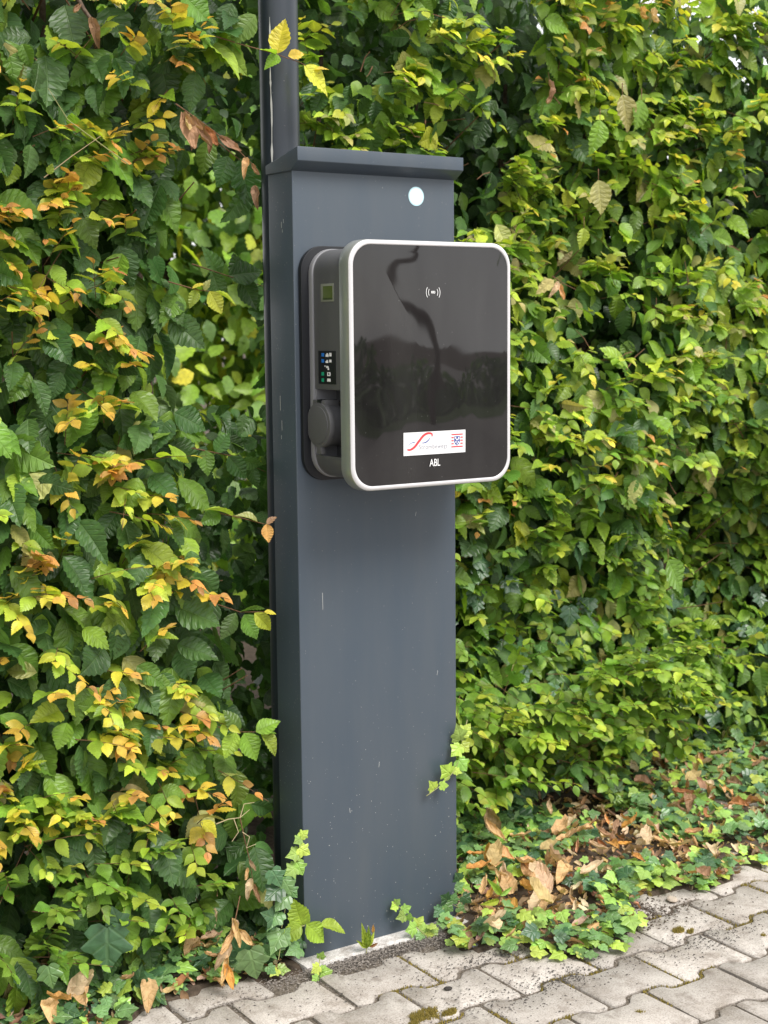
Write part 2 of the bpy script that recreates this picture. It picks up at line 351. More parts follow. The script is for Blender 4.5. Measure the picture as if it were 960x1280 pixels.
def grid_quad(cs, n=8):
    P_ = []; F_ = []
    for j in range(n+1):
        for i in range(n+1):
            a, b = i/n, j/n
            P_.append(tuple((1-a)*(1-b)*cs[0][k]+a*(1-b)*cs[1][k]+a*b*cs[2][k]+(1-a)*b*cs[3][k] for k in (0, 1)))
    F_ = [(j*(n+1)+i, j*(n+1)+i+1, (j+1)*(n+1)+i+1, (j+1)*(n+1)+i) for j in range(n) for i in range(n)]
    return P_, F_
def xz(u, v_): p = on_panel(u, v_); return (p.x, p.z)
# sticker corners
c0, c1, c2, c3 = xz(503.5, 541.5), xz(581, 536.5), xz(581, 565), xz(504, 570)
sx0, sx1 = (c0[0]+c3[0])/2, (c1[0]+c2[0])/2; szt, szb = (c0[1]+c1[1])/2, (c2[1]+c3[1])/2
sticker = panel_mesh('logo_sticker', *grid_quad([(sx0, szb), (sx1, szb), (sx1, szt), (sx0, szt)]), M['sticker_white'], wb, .0007)
sticker['label'] = 'white sticker with red swoosh, small lettering and striped crest'
sw, sh = sx1-sx0, szt-szb
def S(a, b): return (sx0+a*sw, szb+b*sh)       # sticker coordinates 0..1
def ribbon(pts, wid, n=24):
    cs = []                               # Catmull-Rom through pts
    P_ = [pts[0]]+pts+[pts[-1]]
    for i in range(1, len(P_)-2):
        for s in range(n//(len(pts)-1)+1):
            t = s/(n//(len(pts)-1)+1); p0, p1, p2, p3 = P_[i-1:i+3]
            cs.append(tuple(.5*((2*p1[k])+(-p0[k]+p2[k])*t+(2*p0[k]-5*p1[k]+4*p2[k]-p3[k])*t*t+(-p0[k]+3*p1[k]-3*p2[k]+p3[k])*t**3) for k in (0, 1)))
    cs.append(pts[-1]); q = []; m_ = len(cs)
    for i, c in enumerate(cs):
        a, b = cs[max(i-1, 0)], cs[min(i+1, m_-1)]; dx, dy = b[0]-a[0], b[1]-a[1]; l = math.hypot(dx, dy) or 1
        w = wid(i/(m_-1)) if callable(wid) else wid
        q += [(c[0]-dy/l*w, c[1]+dx/l*w), (c[0]+dy/l*w, c[1]-dx/l*w)]
    return q, [(2*i, 2*i+1, 2*i+3, 2*i+2) for i in range(m_-1)]
panel_mesh('red_swoosh', *ribbon([S(.055, .27), S(.10, .25), S(.17, .36), S(.24, .60), S(.31, .83), S(.38, .93), S(.445, .90), S(.45, .78)], lambda t: .0010+.0014*math.sin(math.pi*min(1, t*1.05)**.8)+.0004*t), M['print_red'], sticker, .0011)
panel_mesh('blue_swoosh', *ribbon([S(.07, .42), S(.12, .54), S(.175, .57)], lambda t: .0003+.0005*t), M['print_blue'], sticker, .0010)
panel_mesh('blue_swoosh', *ribbon([S(.28, .52), S(.34, .53), S(.39, .62), S(.42, .74)], lambda t: .0003+.0008*math.sin(math.pi*t)), M['print_blue'], sticker, .0010)
tt = S(.47, .335); txt('Strombewegt', .0135, tt[0], tt[1], 'lettering', M['print_grey'], sticker, .0010, sx=.86, spacing=1.12)
for i in range(5):
    b = .27+.135*i
    a0, a1 = .765, .955
    if i in (0, 4): panel_mesh('red_stripe', [S(a0, b-.028), S(a1, b-.028), S(a1, b+.028), S(a0, b+.028)], [(0, 1, 2, 3)], M['print_red'], sticker, .0010)
    else:
        for q0, q1 in ((a0, .805), (.915, a1)): panel_mesh('red_stripe', [S(q0, b-.028), S(q1, b-.028), S(q1, b+.028), S(q0, b+.028)], [(0, 1, 2, 3)], M['print_red'], sticker, .0010)
shield = [(.815, .73), (.905, .73), (.908, .50), (.89, .38), (.86, .31), (.83, .38), (.812, .50)]
panel_mesh('crest', [S(*p) for p in shield], [tuple(range(7))], M['print_blue'], sticker, .0009)
for (a, b, w, h) in ((.835, .66, .012, .045), (.885, .64, .012, .05), (.86, .58, .02, .03), (.84, .48, .013, .035), (.88, .47, .012, .04), (.862, .39, .010, .03)):
    panel_mesh('crest_charge', [S(a-w, b-h), S(a+w, b-h), S(a+w*.6, b+h), S(a-w*.8, b+h)], [(0, 1, 2, 3)], M['sticker_white'], sticker, .0012)
tt = xz(543, 578.5); txt('ABL', .0205, tt[0], tt[1], 'brand_lettering', M['white_print'], front, .0007, sx=.74, off=.00015)
rc = xz(540.5, 365.5); txt('RFID', .0065, rc[0], rc[1], 'contactless_lettering', M['white_print'], front, .0007, sx=.75, off=.0002)
for s in (-1, 1):
    for r_, h_ in ((.0118, .56), (.0172, .60)):
        pts = [(rc[0]+s*(r_*math.cos(a)-(.0005)), rc[1]+r_*math.sin(a)) for a in np.linspace(-h_, h_, 9)]
        panel_mesh('contactless_arc', *ribbon(pts, .00055, 16), M['white_print'], front, .0007)
# flank details on the side x = x0
def side(u, v_):            # photo pixel -> (y,z) on plane x = x0+.003
    d = ray(u, v_); t = (x0+.003-CAM[0])/d[0]; p = CAM+d*t; return p[1], p[2]
def side_box(name, u0, u1, v0, v1, mat, parent, proud, back=.0, bev=0):
    ya, za = side(u0, (v0+v1)/2); yb, _ = side(u1, (v0+v1)/2); _, zt__ = side((u0+u1)/2, v0); _, zb__ = side((u0+u1)/2, v1)
    return mesh_obj(name, *box_vf(x0+.003-proud, x0+.003+back, yb, ya, zb__, zt__), mat, parent, bev=bev)
dw = side_box('display_window', 401.5, 417.5, 354.5, 377, M['bezel'], wb, .0012, .002, .0004)
side_box('display_screen', 404.5, 416.2, 357.5, 374.5, M['lcd'], dw, .0016)
side_box('display_shade', 404.5, 416.2, 372.6, 374.5, M['lcd_dark'], dw, .0019)
ip = side_box('indicator_panel', 398.5, 420, 438.5, 480, M['black'], wb, .0012, .002, .0006)
for i, (vv, mt) in enumerate(((443.5, 'led_blue'), (451, 'led_blue'), (467.2, 'led_green'), (475, 'led_green'))):
    side_box('indicator_light', 402.8, 405.8, vv-2.2, vv+2.2, M[mt], ip, .0018)
for u0, u1, v0, v1 in ((408, 411.5, 443, 446), (409, 410.7, 441.5, 443), (412.5, 415, 441, 445.5), (408, 411, 451.2, 453.6), (409, 410.5, 450, 451.2), (412.5, 415, 449.5, 453),
                       (406.5, 408, 457, 458.2), (408.6, 411.3, 457.5, 460), (410.5, 412, 460, 462.5), (410, 413.6, 465.3, 466.3), (410, 411, 466.3, 469), (410, 413.6, 469, 470), (412.8, 413.8, 466.3, 469), (410, 413.8, 473.2, 477)):
    side_box('icon', u0, u1, v0, v1, M['white_print'], ip, .0018)
# socket: barrel along x, hinged round lid, latch
yc_, zc_ = side(402, 531)
yc_ -= .002
sk = MB()
def xcyl(xa, xb, r, n=36, yo=0, zo=0, r2=None):
    r2 = r if r2 is None else r2; v = []
    for X, q in ((xa, r), (xb, r2)): v += [(X, yc_+yo+q*math.cos(2*math.pi*i/n), zc_+zo+q*math.sin(2*math.pi*i/n)) for i in range(n)]
    return v, [tuple(range(n)), tuple(range(2*n-1, n-1, -1))]+[(i, (i+1) % n, n+(i+1) % n, n+i) for i in range(n)]
M['socket'] = new_mat('socket_grey', (.075, .075, .08), .5, .4); dusty(M['socket'], (.085, .085, .09), scale=150, grime=.35)
sock = mesh_obj('socket', *xcyl(x0+.004, x0+.052, .043), M['plastic'], wb, bev=.002)
lid = mesh_obj('socket_lid', *xcyl(x0-.0065, x0+.0065, .0445, r2=.0455), M['socket'], sock, bev=.003)
mesh_obj('lid_face', *xcyl(x0-.0080, x0-.0055, .037), M['socket'], lid, bev=.001)
mesh_obj('lid_tab', *box_vf(x0-.006, x0+.005, yc_-.010, yc_+.008, zc_-.058, zc_-.036), M['socket'], lid, bev=.003)
mesh_obj('hinge', *box_vf(x0-.004, x0+.03, yc_-.022, yc_+.024, zc_+.034, zc_+.0495), M['socket'], sock, bev=.003)
mesh_obj('hinge_slot', *box_vf(x0-.0055, x0+.004, yc_-.010, yc_+.004, zc_+.0375, zc_+.0505), M['black'], sock)

# ================================================================== leaves
def leaf_template(n=8, wid=.30, fold=.10, droop=.18, pleat=.022, serr=.035, seed=0, curl=0):
    r = random.Random(seed); V = []; F = []; UV = []; tw = r.uniform(-.9, .9); sb = r.uniform(-.12, .12)
    def hw(t): return wid*1.04*(math.sin(math.pi*min(1, t**.86))**.80)*(1-.50*t**3)*1.08 if 0 < t < 1 else 0
    def z(x, t): return fold*abs(x)/wid*.6-droop*t*t+curl*x*x*6
    for i in range(n+1):
        t = i/n; V.append((sb*t*t, t, z(0, t))); UV.append((.5, t))
    side_i = []
    for s in (-1, 1):
        idx = []
        for j in range(2*n+1):
            t = j/(2*n)
            te = min(1, t+.10*math.sin(math.pi*t)); w = hw(te)
            if j in (0, 2*n): idx.append(0 if j == 0 else n); continue
            w += serr*(1 if j % 2 == 0 else -.6)*math.sin(math.pi*t)**.5*(.7+.6*r.random())
            yy = te+(serr*.8 if j % 2 == 0 else 0)
            zz = z(w, te)+(-pleat if j % 2 == 0 else pleat)*math.sin(math.pi*t)+r.uniform(-.01, .01)
            idx.append(len(V)); a_ = tw*(t-.2); V.append((s*w*math.cos(a_)+sb*t*t, yy, zz+s*w*math.sin(a_))); UV.append((.5+s*w/(2*wid)*.9, te))
        for i in range(n):
            a, b, c = idx[2*i], idx[2*i+1], idx[2*i+2]
            for q in ((i, a, b), (i, b, i+1), (i+1, b, c)):
                if len(set(q)) == 3: F.append(q if s == 1 else q[::-1])
    return np.array(V), np.array(F), np.array(UV)
def ivy_template(seed=0, long=1.0):
    r = random.Random(seed)
    o = [(0, 0), (.16, -.12), (.36, -.08), (.50, .10), (.44, .26), (.56, .44), (.50, .54), (.33, .58), (.21, .76), (0, 1.0*long)]
    o = [(x*r.uniform(.9, 1.1), y*r.uniform(.95, 1.05)) for x, y in o]
    pts = o+[(-x*r.uniform(.9, 1.08), y) for x, y in o[-2:0:-1]]
    V = [(0, .33, .03)]+[(x, y, .10*abs(x)-.10*max(0, y)**2-.18*x*x+r.uniform(-.02, .02)) for x, y in pts]
    n = len(pts); V[1] = (0, 0, 0)
    F = [(0, i+1, (i+1) % n+1) for i in range(n)]
    UV = [(.5+.45*x, y*.9+.05) for x, y, z in V]
    return np.array(V, float), np.array(F), np.array(UV, float)
def dry_template(roll, bend, twist, wid, seed):
    r = random.Random(seed); V = []; F = []; UV = []; nr, nc = 7, 4
    for i in range(nr):
        t = i/(nr-1); w = wid*(math.sin(math.pi*min(1, (.04+.93*t)**.8))**.75); ro = roll*(.6+.7*t)*r.uniform(.85, 1.15); tw_ = twist*(t-.3)
        for j in range(nc+1):
            q = (j/nc-.5)*2; a = q*ro/2; rad = w/(ro/2)
            x, z = rad*math.sin(a), rad*(1-math.cos(a)); z += .045*math.sin(i*2.1+j*1.3)+r.uniform(-.03, .03); x += r.uniform(-.03, .03)*(abs(q) > .9)
            x, z = x*math.cos(tw_)-z*math.sin(tw_), x*math.sin(tw_)+z*math.cos(tw_)
            V.append((x, math.sin(bend*t)/bend-(0 if abs(q) < .9 else r.uniform(-.05, .05))+0*(x), z+(1-math.cos(bend*t))/bend)); UV.append((j/nc, t))
    for i in range(nr-1):
        for j in range(nc):
            a = i*(nc+1)+j; F += [(a, a+1, a+nc+2), (a, a+nc+2, a+nc+1)]
    return np.array(V), np.array(F), np.array(UV)
LT_HI = [leaf_template(8, w, f_, d, .019, .017, i) for i, (w, f_, d) in enumerate([(.30, .12, .15), (.265, .2, .28), (.32, .06, .08), (.285, -.05, .3)])]
LT_LO = [leaf_template(5, w, f_, d, .022, .03, 10+i) for i, (w, f_, d) in enumerate([(.30, .12, .18), (.27, .22, .3), (.32, .02, .1)])]
IV = [ivy_template(i, 1.0+.1*i) for i in range(3)]
DRY = [dry_template(*a) for a in ((1.6, .9, .5, .30, 1), (2.6, -.8, -.7, .34, 2), (3.6, 1.4, .9, .24, 3))]

def leaf_mat(name, rough=.42, trans=.28, spec=.45, vein=.35, nv=8, ivy=False):
    m = new_mat(name, (.1, .2, .05), rough, spec); nt = m.node_tree
    at_ = N(m, 'ShaderNodeAttribute', attribute_name='leafcol'); uv = N(m, 'ShaderNodeUVMap'); sp = N(m, 'ShaderNodeSeparateXYZ'); L(m, uv.outputs[0], sp.inputs[0])
    a = N(m, 'ShaderNodeMath', operation='SUBTRACT'); L(m, sp.outputs[0], a.inputs[0]); a.inputs[1].default_value = .5
    ab = N(m, 'ShaderNodeMath', operation='ABSOLUTE'); L(m, a.outputs[0], ab.inputs[0])
    k = N(m, 'ShaderNodeMath', operation='MULTIPLY_ADD'); L(m, ab.outputs[0], k.inputs[0]); k.inputs[1].default_value = -.55 if not ivy else -1.6; L(m, sp.outputs[1], k.inputs[2])
    s = N(m, 'ShaderNodeMath', operation='MULTIPLY'); L(m, k.outputs[0], s.inputs[0]); s.inputs[1].default_value = nv
    fr = N(m, 'ShaderNodeMath', operation='FRACT'); L(m, s.outputs[0], fr.inputs[0])
    pp = N(m, 'ShaderNodeMath', operation='PINGPONG'); L(m, fr.outputs[0], pp.inputs[0]); pp.inputs[1].default_value = .5
    r1 = N(m, 'ShaderNodeMapRange'); L(m, pp.outputs[0], r1.inputs[0]); r1.inputs[1].default_value = .0; r1.inputs[2].default_value = .16; r1.inputs[3].default_value = 1; r1.inputs[4].default_value = 0
    r2 = N(m, 'ShaderNodeMapRange'); L(m, ab.outputs[0], r2.inputs[0]); r2.inputs[1].default_value = .01; r2.inputs[2].default_value = .025; r2.inputs[3].default_value = 1; r2.inputs[4].default_value = 0
    mxv = N(m, 'ShaderNodeMath', operation='MAXIMUM'); L(m, r1.outputs[0], mxv.inputs[0]); L(m, r2.outputs[0], mxv.inputs[1])
    vf = N(m, 'ShaderNodeMath', operation='MULTIPLY'); L(m, mxv.outputs[0], vf.inputs[0]); vf.inputs[1].default_value = vein
    # blotches
    g_ = N(m, 'ShaderNodeNewGeometry'); n1 = N(m, 'ShaderNodeTexNoise', i_Scale=55.0, i_Detail=4.0); L(m, g_.outputs['Position'], n1.inputs['Vector'])
    mr = N(m, 'ShaderNodeMapRange'); L(m, n1.outputs['Fac'], mr.inputs[0]); mr.inputs[1].default_value = .3; mr.inputs[2].default_value = .7; mr.inputs[3].default_value = .78; mr.inputs[4].default_value = 1.22
    hs = N(m, 'ShaderNodeHueSaturation'); L(m, at_.outputs['Color'], hs.inputs['Color']); L(m, mr.outputs[0], hs.inputs['Value'])
    lt = N(m, 'ShaderNodeMix', data_type='RGBA', blend_type='MIX'); L(m, vf.outputs[0], lt.inputs[0]); L(m, hs.outputs[0], lt.inputs[6])
    br = N(m, 'ShaderNodeMix', data_type='RGBA', blend_type='ADD'); br.inputs[0].default_value = 1; L(m, hs.outputs[0], br.inputs[6]); br.inputs[7].default_value = (.07, .09, .03, 1)
    L(m, br.outputs[2], lt.inputs[7])
    # undersides are paler
    bf = N(m, 'ShaderNodeMix', data_type='RGBA'); bm_ = N(m, 'ShaderNodeMath', operation='MULTIPLY'); L(m, g_.outputs['Backfacing'], bm_.inputs[0]); bm_.inputs[1].default_value = .30
    L(m, bm_.outputs[0], bf.inputs[0]); L(m, lt.outputs[2], bf.inputs[6]); bf.inputs[7].default_value = (.20, .26, .12, 1) if not ivy else (.16, .24, .1, 1)
    if 'dry' in name: bf.inputs[7].default_value = (.34, .22, .12, 1)
    L(m, bf.outputs[2], P(m).inputs['Base Color'])
    hh = N(m, 'ShaderNodeMath', operation='MULTIPLY'); L(m, mxv.outputs[0], hh.inputs[0]); hh.inputs[1].default_value = -1
    bump(m, hh.outputs[0], .6, .0015)
    tr = N(m, 'ShaderNodeBsdfTranslucent'); tcx = N(m, 'ShaderNodeMix', data_type='RGBA', blend_type='MULTIPLY'); tcx.inputs[0].default_value = 1
    L(m, lt.outputs[2], tcx.inputs[6]); tcx.inputs[7].default_value = (1.5, 1.6, .7, 1); L(m, tcx.outputs[2], tr.inputs[0])
    ms = N(m, 'ShaderNodeMixShader'); ms.inputs[0].default_value = trans
    L(m, P(m).outputs[0], ms.inputs[1]); L(m, tr.outputs[0], ms.inputs[2]); L(m, ms.outputs[0], nt.nodes['Material Output'].inputs[0])
    return m
M['leaf'] = leaf_mat('hornbeam_leaf', .40, .33)
M['ivy'] = leaf_mat('ivy_leaf', .34, .15, .5, .30, 3, True)
M['dry'] = leaf_mat('dry_leaf', .75, .18, .2, .3, 7)
M['bark'] = ground_mat('bark', [(.05, .035, .025), (.10, .07, .05), (.17, .13, .10)], 90)
M['twig'] = ground_mat('twig', [(.10, .05, .03), (.17, .09, .05), (.22, .13, .07)], 120)
M['straw0'] = new_mat('straw_brown', (.30, .22, .12), .7)
M['palestem'] = new_mat('pale_green_stem', (.26, .26, .10), .6)

# palette of true leaf colours
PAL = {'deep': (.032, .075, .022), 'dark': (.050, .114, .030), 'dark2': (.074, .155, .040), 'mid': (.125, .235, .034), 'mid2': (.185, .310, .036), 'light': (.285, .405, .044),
       'lime': (.415, .495, .052), 'yellow': (.61, .53, .06), 'gold': (.63, .41, .065), 'orange': (.56, .28, .08), 'rust': (.36, .16, .07), 'brown': (.30, .18, .11), 'tan': (.62, .39, .19), 'paletan': (.66, .50, .32),
       'khaki': (.40, .38, .14), 'ivydark': (.055, .125, .055), 'ivy': (.125, .235, .075), 'ivylight': (.25, .40, .08), 'ivylime': (.38, .50, .08), 'straw': (.42, .34, .17)}
PK = list(PAL); PC = np.array([PAL[k] for k in PK])
def ci(k): return PK.index(k)

class Cloud:
    """leaves as transforms: template kind, 4x4, palette index"""
    def __init__(s): s.M = []; s.k = []; s.c = []
    def add(s, pos, d, nrm, size, kind, colr, roll=0, sx=1.0):
        y = Vector(d).normalized(); z = Vector(nrm); z = (z-y*z.dot(y))
        if z.length < 1e-4: z = y.orthogonal()
        z.normalize(); x = y.cross(z)
        s.M.append(((x[0]*size*sx, y[0]*size, z[0]*size, pos[0]), (x[1]*size*sx, y[1]*size, z[1]*size, pos[1]), (x[2]*size*sx, y[2]*size, z[2]*size, pos[2]), (0, 0, 0, 1)))
        s.k.append(kind); s.c.append(colr)
    def bulk(s, pos, d, nrm, size, kinds, cols, sx):
        d = d/np.linalg.norm(d, axis=1)[:, None]; z = nrm-d*(nrm*d).sum(1)[:, None]; z /= np.linalg.norm(z, axis=1)[:, None]+1e-9
        x = np.cross(d, z); n = len(pos); Mx = np.zeros((n, 4, 4)); Mx[:, :3, 0] = x*(size*sx)[:, None]; Mx[:, :3, 1] = d*size[:, None]; Mx[:, :3, 2] = z*size[:, None]; Mx[:, :3, 3] = pos; Mx[:, 3, 3] = 1
        s.M += list(Mx); s.k += list(kinds); s.c += list(cols)
    def arr(s): return np.array([np.array(m) for m in s.M], float).reshape(-1, 4, 4), np.array(s.k), np.array(s.c)
TEMPL = LT_HI+LT_LO+IV+DRY     # kinds 0-3 big, 4-6 small, 7-9 ivy, 10-12 dry
def add_attrs(me, uv, colr):    # per vertex uv (V,2), colour (V,3)
    nl = len(me.loops); li = np.empty(nl, dtype=np.int32); me.loops.foreach_get('vertex_index', li)
    l = me.uv_layers.new(name='UVMap'); l.data.foreach_set('uv', uv[li].astype(np.float32).ravel())
    a = me.attributes.new('leafcol', 'FLOAT_COLOR', 'POINT'); c = np.ones((len(colr), 4), np.float32); c[:, :3] = colr; a.data.foreach_set('color', c.ravel())
    me.polygons.foreach_set('use_smooth', np.ones(len(me.polygons), bool)) if False else None
def joined(name, Mx, kd, cl, mat, parent, jitter=.16):
    VV = []; FF = []; UU = []; CC = []; off = 0
    for k in np.unique(kd):
        sel = kd == k; T, F, U = TEMPL[k]; A = Mx[sel]; n = len(A)
        Vh = np.c_[T, np.ones(len(T))]; X = np.einsum('nij,vj->nvi', A, Vh)[:, :, :3]
        c = PC[cl[sel]]*np.exp(rng.normal(0, jitter, (n, 1)))*np.exp(rng.normal(0, .06, (n, 3)))
        VV.append(X.reshape(-1, 3)); CC.append(np.repeat(c, len(T), 0)); UU.append(np.tile(U, (n, 1)))
        FF.append((F[None]+(off+np.arange(n)*len(T))[:, None, None]).reshape(-1, 3)); off += n*len(T)
    V = np.concatenate(VV); F = np.concatenate(FF); me = bpy.data.meshes.new(name)
    me.vertices.add(len(V)); me.vertices.foreach_set('co', V.astype(np.float32).ravel())
    me.loops.add(F.size); me.loops.foreach_set('vertex_index', F.astype(np.int32).ravel())
    me.polygons.add(len(F)); me.polygons.foreach_set('loop_start', np.arange(0, F.size, 3, dtype=np.int32)); me.update(calc_edges=True)
    add_attrs(me, np.concatenate(UU), np.concatenate(CC)); me.materials.append(mat)
    o = bpy.data.objects.new(name, me); col.objects.link(o)
    if parent: o.parent = parent; o.location = -Vector(parent.matrix_basis.translation)
    return o
_lm = {}
def leaf_mesh(kind, c, mat, var=0):
    key = (kind, c, mat.name, var)
    if key not in _lm:
        T, F, U = TEMPL[kind]; me = bpy.data.meshes.new('leaf'); me.from_pydata(T.tolist(), [], F.tolist()); r = random.Random(hash(key[:2])*7+var)
        k = math.exp(r.gauss(0, .12)); add_attrs(me, U, np.repeat(np.array([[min(.9, q*k*math.exp(r.gauss(0, .05))) for q in PC[c]]]), len(T), 0)); me.materials.append(mat); _lm[key] = me
    return _lm[key]
def leaf_obj(A, kind, c, mat, parent, name='leaf'):
    o = bpy.data.objects.new(name, leaf_mesh(int(kind), int(c), mat, random.randrange(4))); col.objects.link(o)
    A = Matrix([list(map(float, r)) for r in A])
    if parent:
        o.parent = parent
        if parent.type == 'EMPTY': A = Matrix.Translation(-Vector(parent.matrix_basis.translation)) @ A
    o.matrix_basis = A; return o
# coarse visibility buffer, shared so that nearer things hide farther leaves
BW, BH = 480, 640
def largest(Mx, kd, block, n=300):
    """indices of the n leaves with most visible pixels"""
    C_ = Mx[:, :3, 3]+Mx[:, :3, 1]*.5; u, v, z = proj(C_); ax = Mx[:, :3, 1]; wx = Mx[:, :3, 0]*.55
    u1, v1, _ = proj(C_+ax*.5); u2, v2, _ = proj(C_+wx*.5)
    du, dv, eu, ev = (u1-u)/2, (v1-v)/2, (u2-u)/2, (v2-v)/2
    area = np.abs(du*ev-dv*eu)*3.1; order = np.argsort(z); score = np.zeros(len(Mx))
    u, v = u/2, v/2
    for i in order:
        if z[i] < .2 or u[i] < -5 or v[i] < -5 or u[i] > BW+5 or v[i] > BH+5: continue
        hu, hv = math.hypot(du[i], eu[i]), math.hypot(dv[i], ev[i])
        a0, a1, b0, b1 = int(max(0, u[i]-hu)), int(min(BW, u[i]+hu+1)), int(max(0, v[i]-hv)), int(min(BH, v[i]+hv+1))
        if a1 <= a0 or b1 <= b0: continue
        det = du[i]*ev[i]-dv[i]*eu[i]
        if abs(det) < 1.2: continue
        yy, xx = np.mgrid[b0:b1, a0:a1]; xx = xx+.5-u[i]; yy = yy+.5-v[i]
        p = (xx*ev[i]-yy*eu[i])/det; q = (-xx*dv[i]+yy*du[i])/det; mk = p*p+q*q < .9
        sub_ = block[b0:b1, a0:a1]; fresh = mk & ~sub_; score[i] = fresh.sum(); sub_ |= mk
    top = np.argsort(-score)[:n]; return top[score[top] > 0]
block = np.zeros((BH, BW), bool)
for u0, u1, v0, v1 in ((334, 572, 190, 1160), (570, 640, 300, 612), (328, 377, 0, 200)): block[v0//2:v1//2, u0//2:u1//2] = True
def place(cloud, root, mat, n=300, stuff_name='foliage'):
    Mx, kd, cl = cloud.arr(); top = largest(Mx, kd, block, n); mask = np.zeros(len(Mx), bool); mask[top] = True
    for i in top: leaf_obj(Mx[i], kd[i], cl[i], mat, root)
    if (~mask).any(): st_ = joined(stuff_name, Mx[~mask], kd[~mask], cl[~mask], mat, root); st_['kind'] = 'stuff'
    print(root.name, 'leaves', len(Mx), 'parts', len(top))

def rv(n, s): return rng.normal(0, s, (n, 3))
def pick(names, w, n): w = np.array(w, float); return rng.choice([ci(k) for k in names], n, p=w/w.sum())

def mature(cloud, pos, size, kinds, names, w, face=(0, -.85, .5), hang=(0, -.35, -.8), sp=.42):
    n = len(pos); d = np.array(hang)+rv(n, sp); d[:, 0] += rng.choice([-1, 1], n)*rng.uniform(0, .7, n)
    cloud.bulk(pos, d, np.array(face)+rv(n, .38), rng.normal(1, .2, n).clip(.55, 1.5)*size, rng.choice(kinds, n), pick(names, w, n), rng.uniform(.85, 1.15, n))
twigpts = {}
def shoots(cloud, twb, bases, size, young, nl=(4, 8), L_=(.05, .13), kinds=(0, 1, 2, 3), out=(0, -1, .15)):
    """twigs carrying two ranks of leaves, older and greener at the base, yellow or rust towards the tip"""
    for b in bases:
        d = Vector(out)+Vector(rng.normal(0, .42, 3)); d.x += random.choice((-1, 1))*random.uniform(0, .7); d.normalize()
        ln = random.uniform(*L_); n = random.randint(*nl); sidev = d.cross(Vector((0, 0, 1))).normalized(); up = sidev.cross(d).normalized()
        if up.z < 0: up = -up
        rollv = random.gauss(0, .3); up = (up*math.cos(rollv)+sidev*math.sin(rollv)).normalized(); sidev = d.cross(up).normalized()
        b = Vector(b); pts = []; tone = young(b)
        for k in range(n+1):
            s = k/n; p = b+d*(ln*s)+Vector((0, 0, -.10*ln*s*s)); pts.append(p)
        if twb is not None: twb.add(tube_vf([b-d*.04]+pts[::max(1, n//2)], .0011, 3, .5))
        for k in range(n):
            s = (k+.6)/n; p = pts[k]; sd_ = (1 if k % 2 else -1)
            last = k == n-1
            ld = (d*.75+sidev*sd_*(.9 if not last else .1)+Vector((0, 0, -.22))+Vector(rng.normal(0, .14, 3)))
            nr = up*1.0+Vector((0, -.42, 0))+Vector(rng.normal(0, .2, 3))
            c = tone[min(len(tone)-1, int(s*len(tone)))]
            cloud.add(p, ld, nr, size*(1.05-.62*s)*random.uniform(.8, 1.2), random.choice(kinds), ci(c), sx=random.uniform(.9, 1.1))

bump_f = fourier(21, 16, 4, 14); dens_f = fourier(22, 16, 7, 20); tone_f = fourier(23, 10, 2, 6)
# ------------------------------------------------------------------ left hedge
def edge_left(z):
    return np.interp(z, [0, .35, .8, 1.05, 1.25, 1.65, 1.85, 2.3], [.02, -.045, -.15, -.17, -.195, -.17, -.11, -.07])
HL = empty('hornbeam_hedge', (-.8, .35, 0), 'hornbeam hedge with large leaves and orange tips left of the grey pillar', 'hedge')
cl = Cloud(); tw = MB()
X0, X1, ZT = -1.65, .05, 2.5
def face_left(x, z): return .13+.045*bump_f(np.c_[x, np.zeros_like(x), z])+.10*np.clip(.25-z, 0, 1)
def samp(n, xa, xb, za, zb): return rng.uniform(xa, xb, n), rng.uniform(za, zb, n)
def keep_left(x, y, z):
    e = edge_left(z)+.025*dens_f(np.c_[x*0, y, z*2]); ok = x < e
    return ok & ~((x > -.05) & (y < .12))
AREA = (X1-X0)*ZT
# inner layers
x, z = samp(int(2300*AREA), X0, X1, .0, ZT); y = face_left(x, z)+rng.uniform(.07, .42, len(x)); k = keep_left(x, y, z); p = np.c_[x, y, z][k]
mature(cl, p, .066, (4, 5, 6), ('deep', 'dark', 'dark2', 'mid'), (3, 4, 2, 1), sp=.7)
x, z = samp(int(1150*AREA), X0, X1, .02, ZT); y = face_left(x, z)+rng.uniform(-.02, .07, len(x)); k = keep_left(x, y, z) & (dens_f(np.c_[x, y, z]) > -1.05); p = np.c_[x, y, z][k]
mature(cl, p, .078, (0, 1, 2, 3), ('dark', 'dark2', 'mid', 'mid2', 'light', 'khaki'), (3.6, 4, 3, 1.6, .7, .25))
# end face towards the gap
n = 900; z = rng.uniform(0, ZT, n); y = rng.uniform(.15, .55, n); x = edge_left(z)-rng.uniform(-.02, .08, n); k = keep_left(x, y, z); p = np.c_[x, y, z][k]
mature(cl, p, .066, (0, 1, 2, 3), ('dark', 'dark2', 'mid', 'light'), (3, 3, 2, 1), face=(.5, -.7, .5))
x, z = samp(int(360*AREA), X0, X1, .10, ZT); y = face_left(x, z)-rng.uniform(-.02, .035, len(x)); k = keep_left(x+.05, y, z) & (rng.random(len(x)) < .80+.22*tone_f(np.c_[x*2.2+5, y*0, z*3])); B = np.c_[x, y, z][k]
def tone_left(b):
    t = float(tone_f((b.x*1.5, 0, b.z*2)))+random.gauss(0, .8)
    if b.z < .30: return random.choice((('mid', 'mid2', 'light'), ('mid2', 'light', 'lime'), ('mid', 'mid2', 'mid2')))
    if t > .9: return ('light', 'lime', 'gold', 'orange')
    if t > .2: return ('light', 'yellow', 'gold', 'gold')
    if t > -.3: return ('light', 'lime', 'yellow', 'gold')
    if t > -.8: return ('mid2', 'lime', 'yellow')
    if t > -1.3: return ('khaki', 'yellow', 'orange', 'orange')
    return ('mid2', 'light', 'lime')
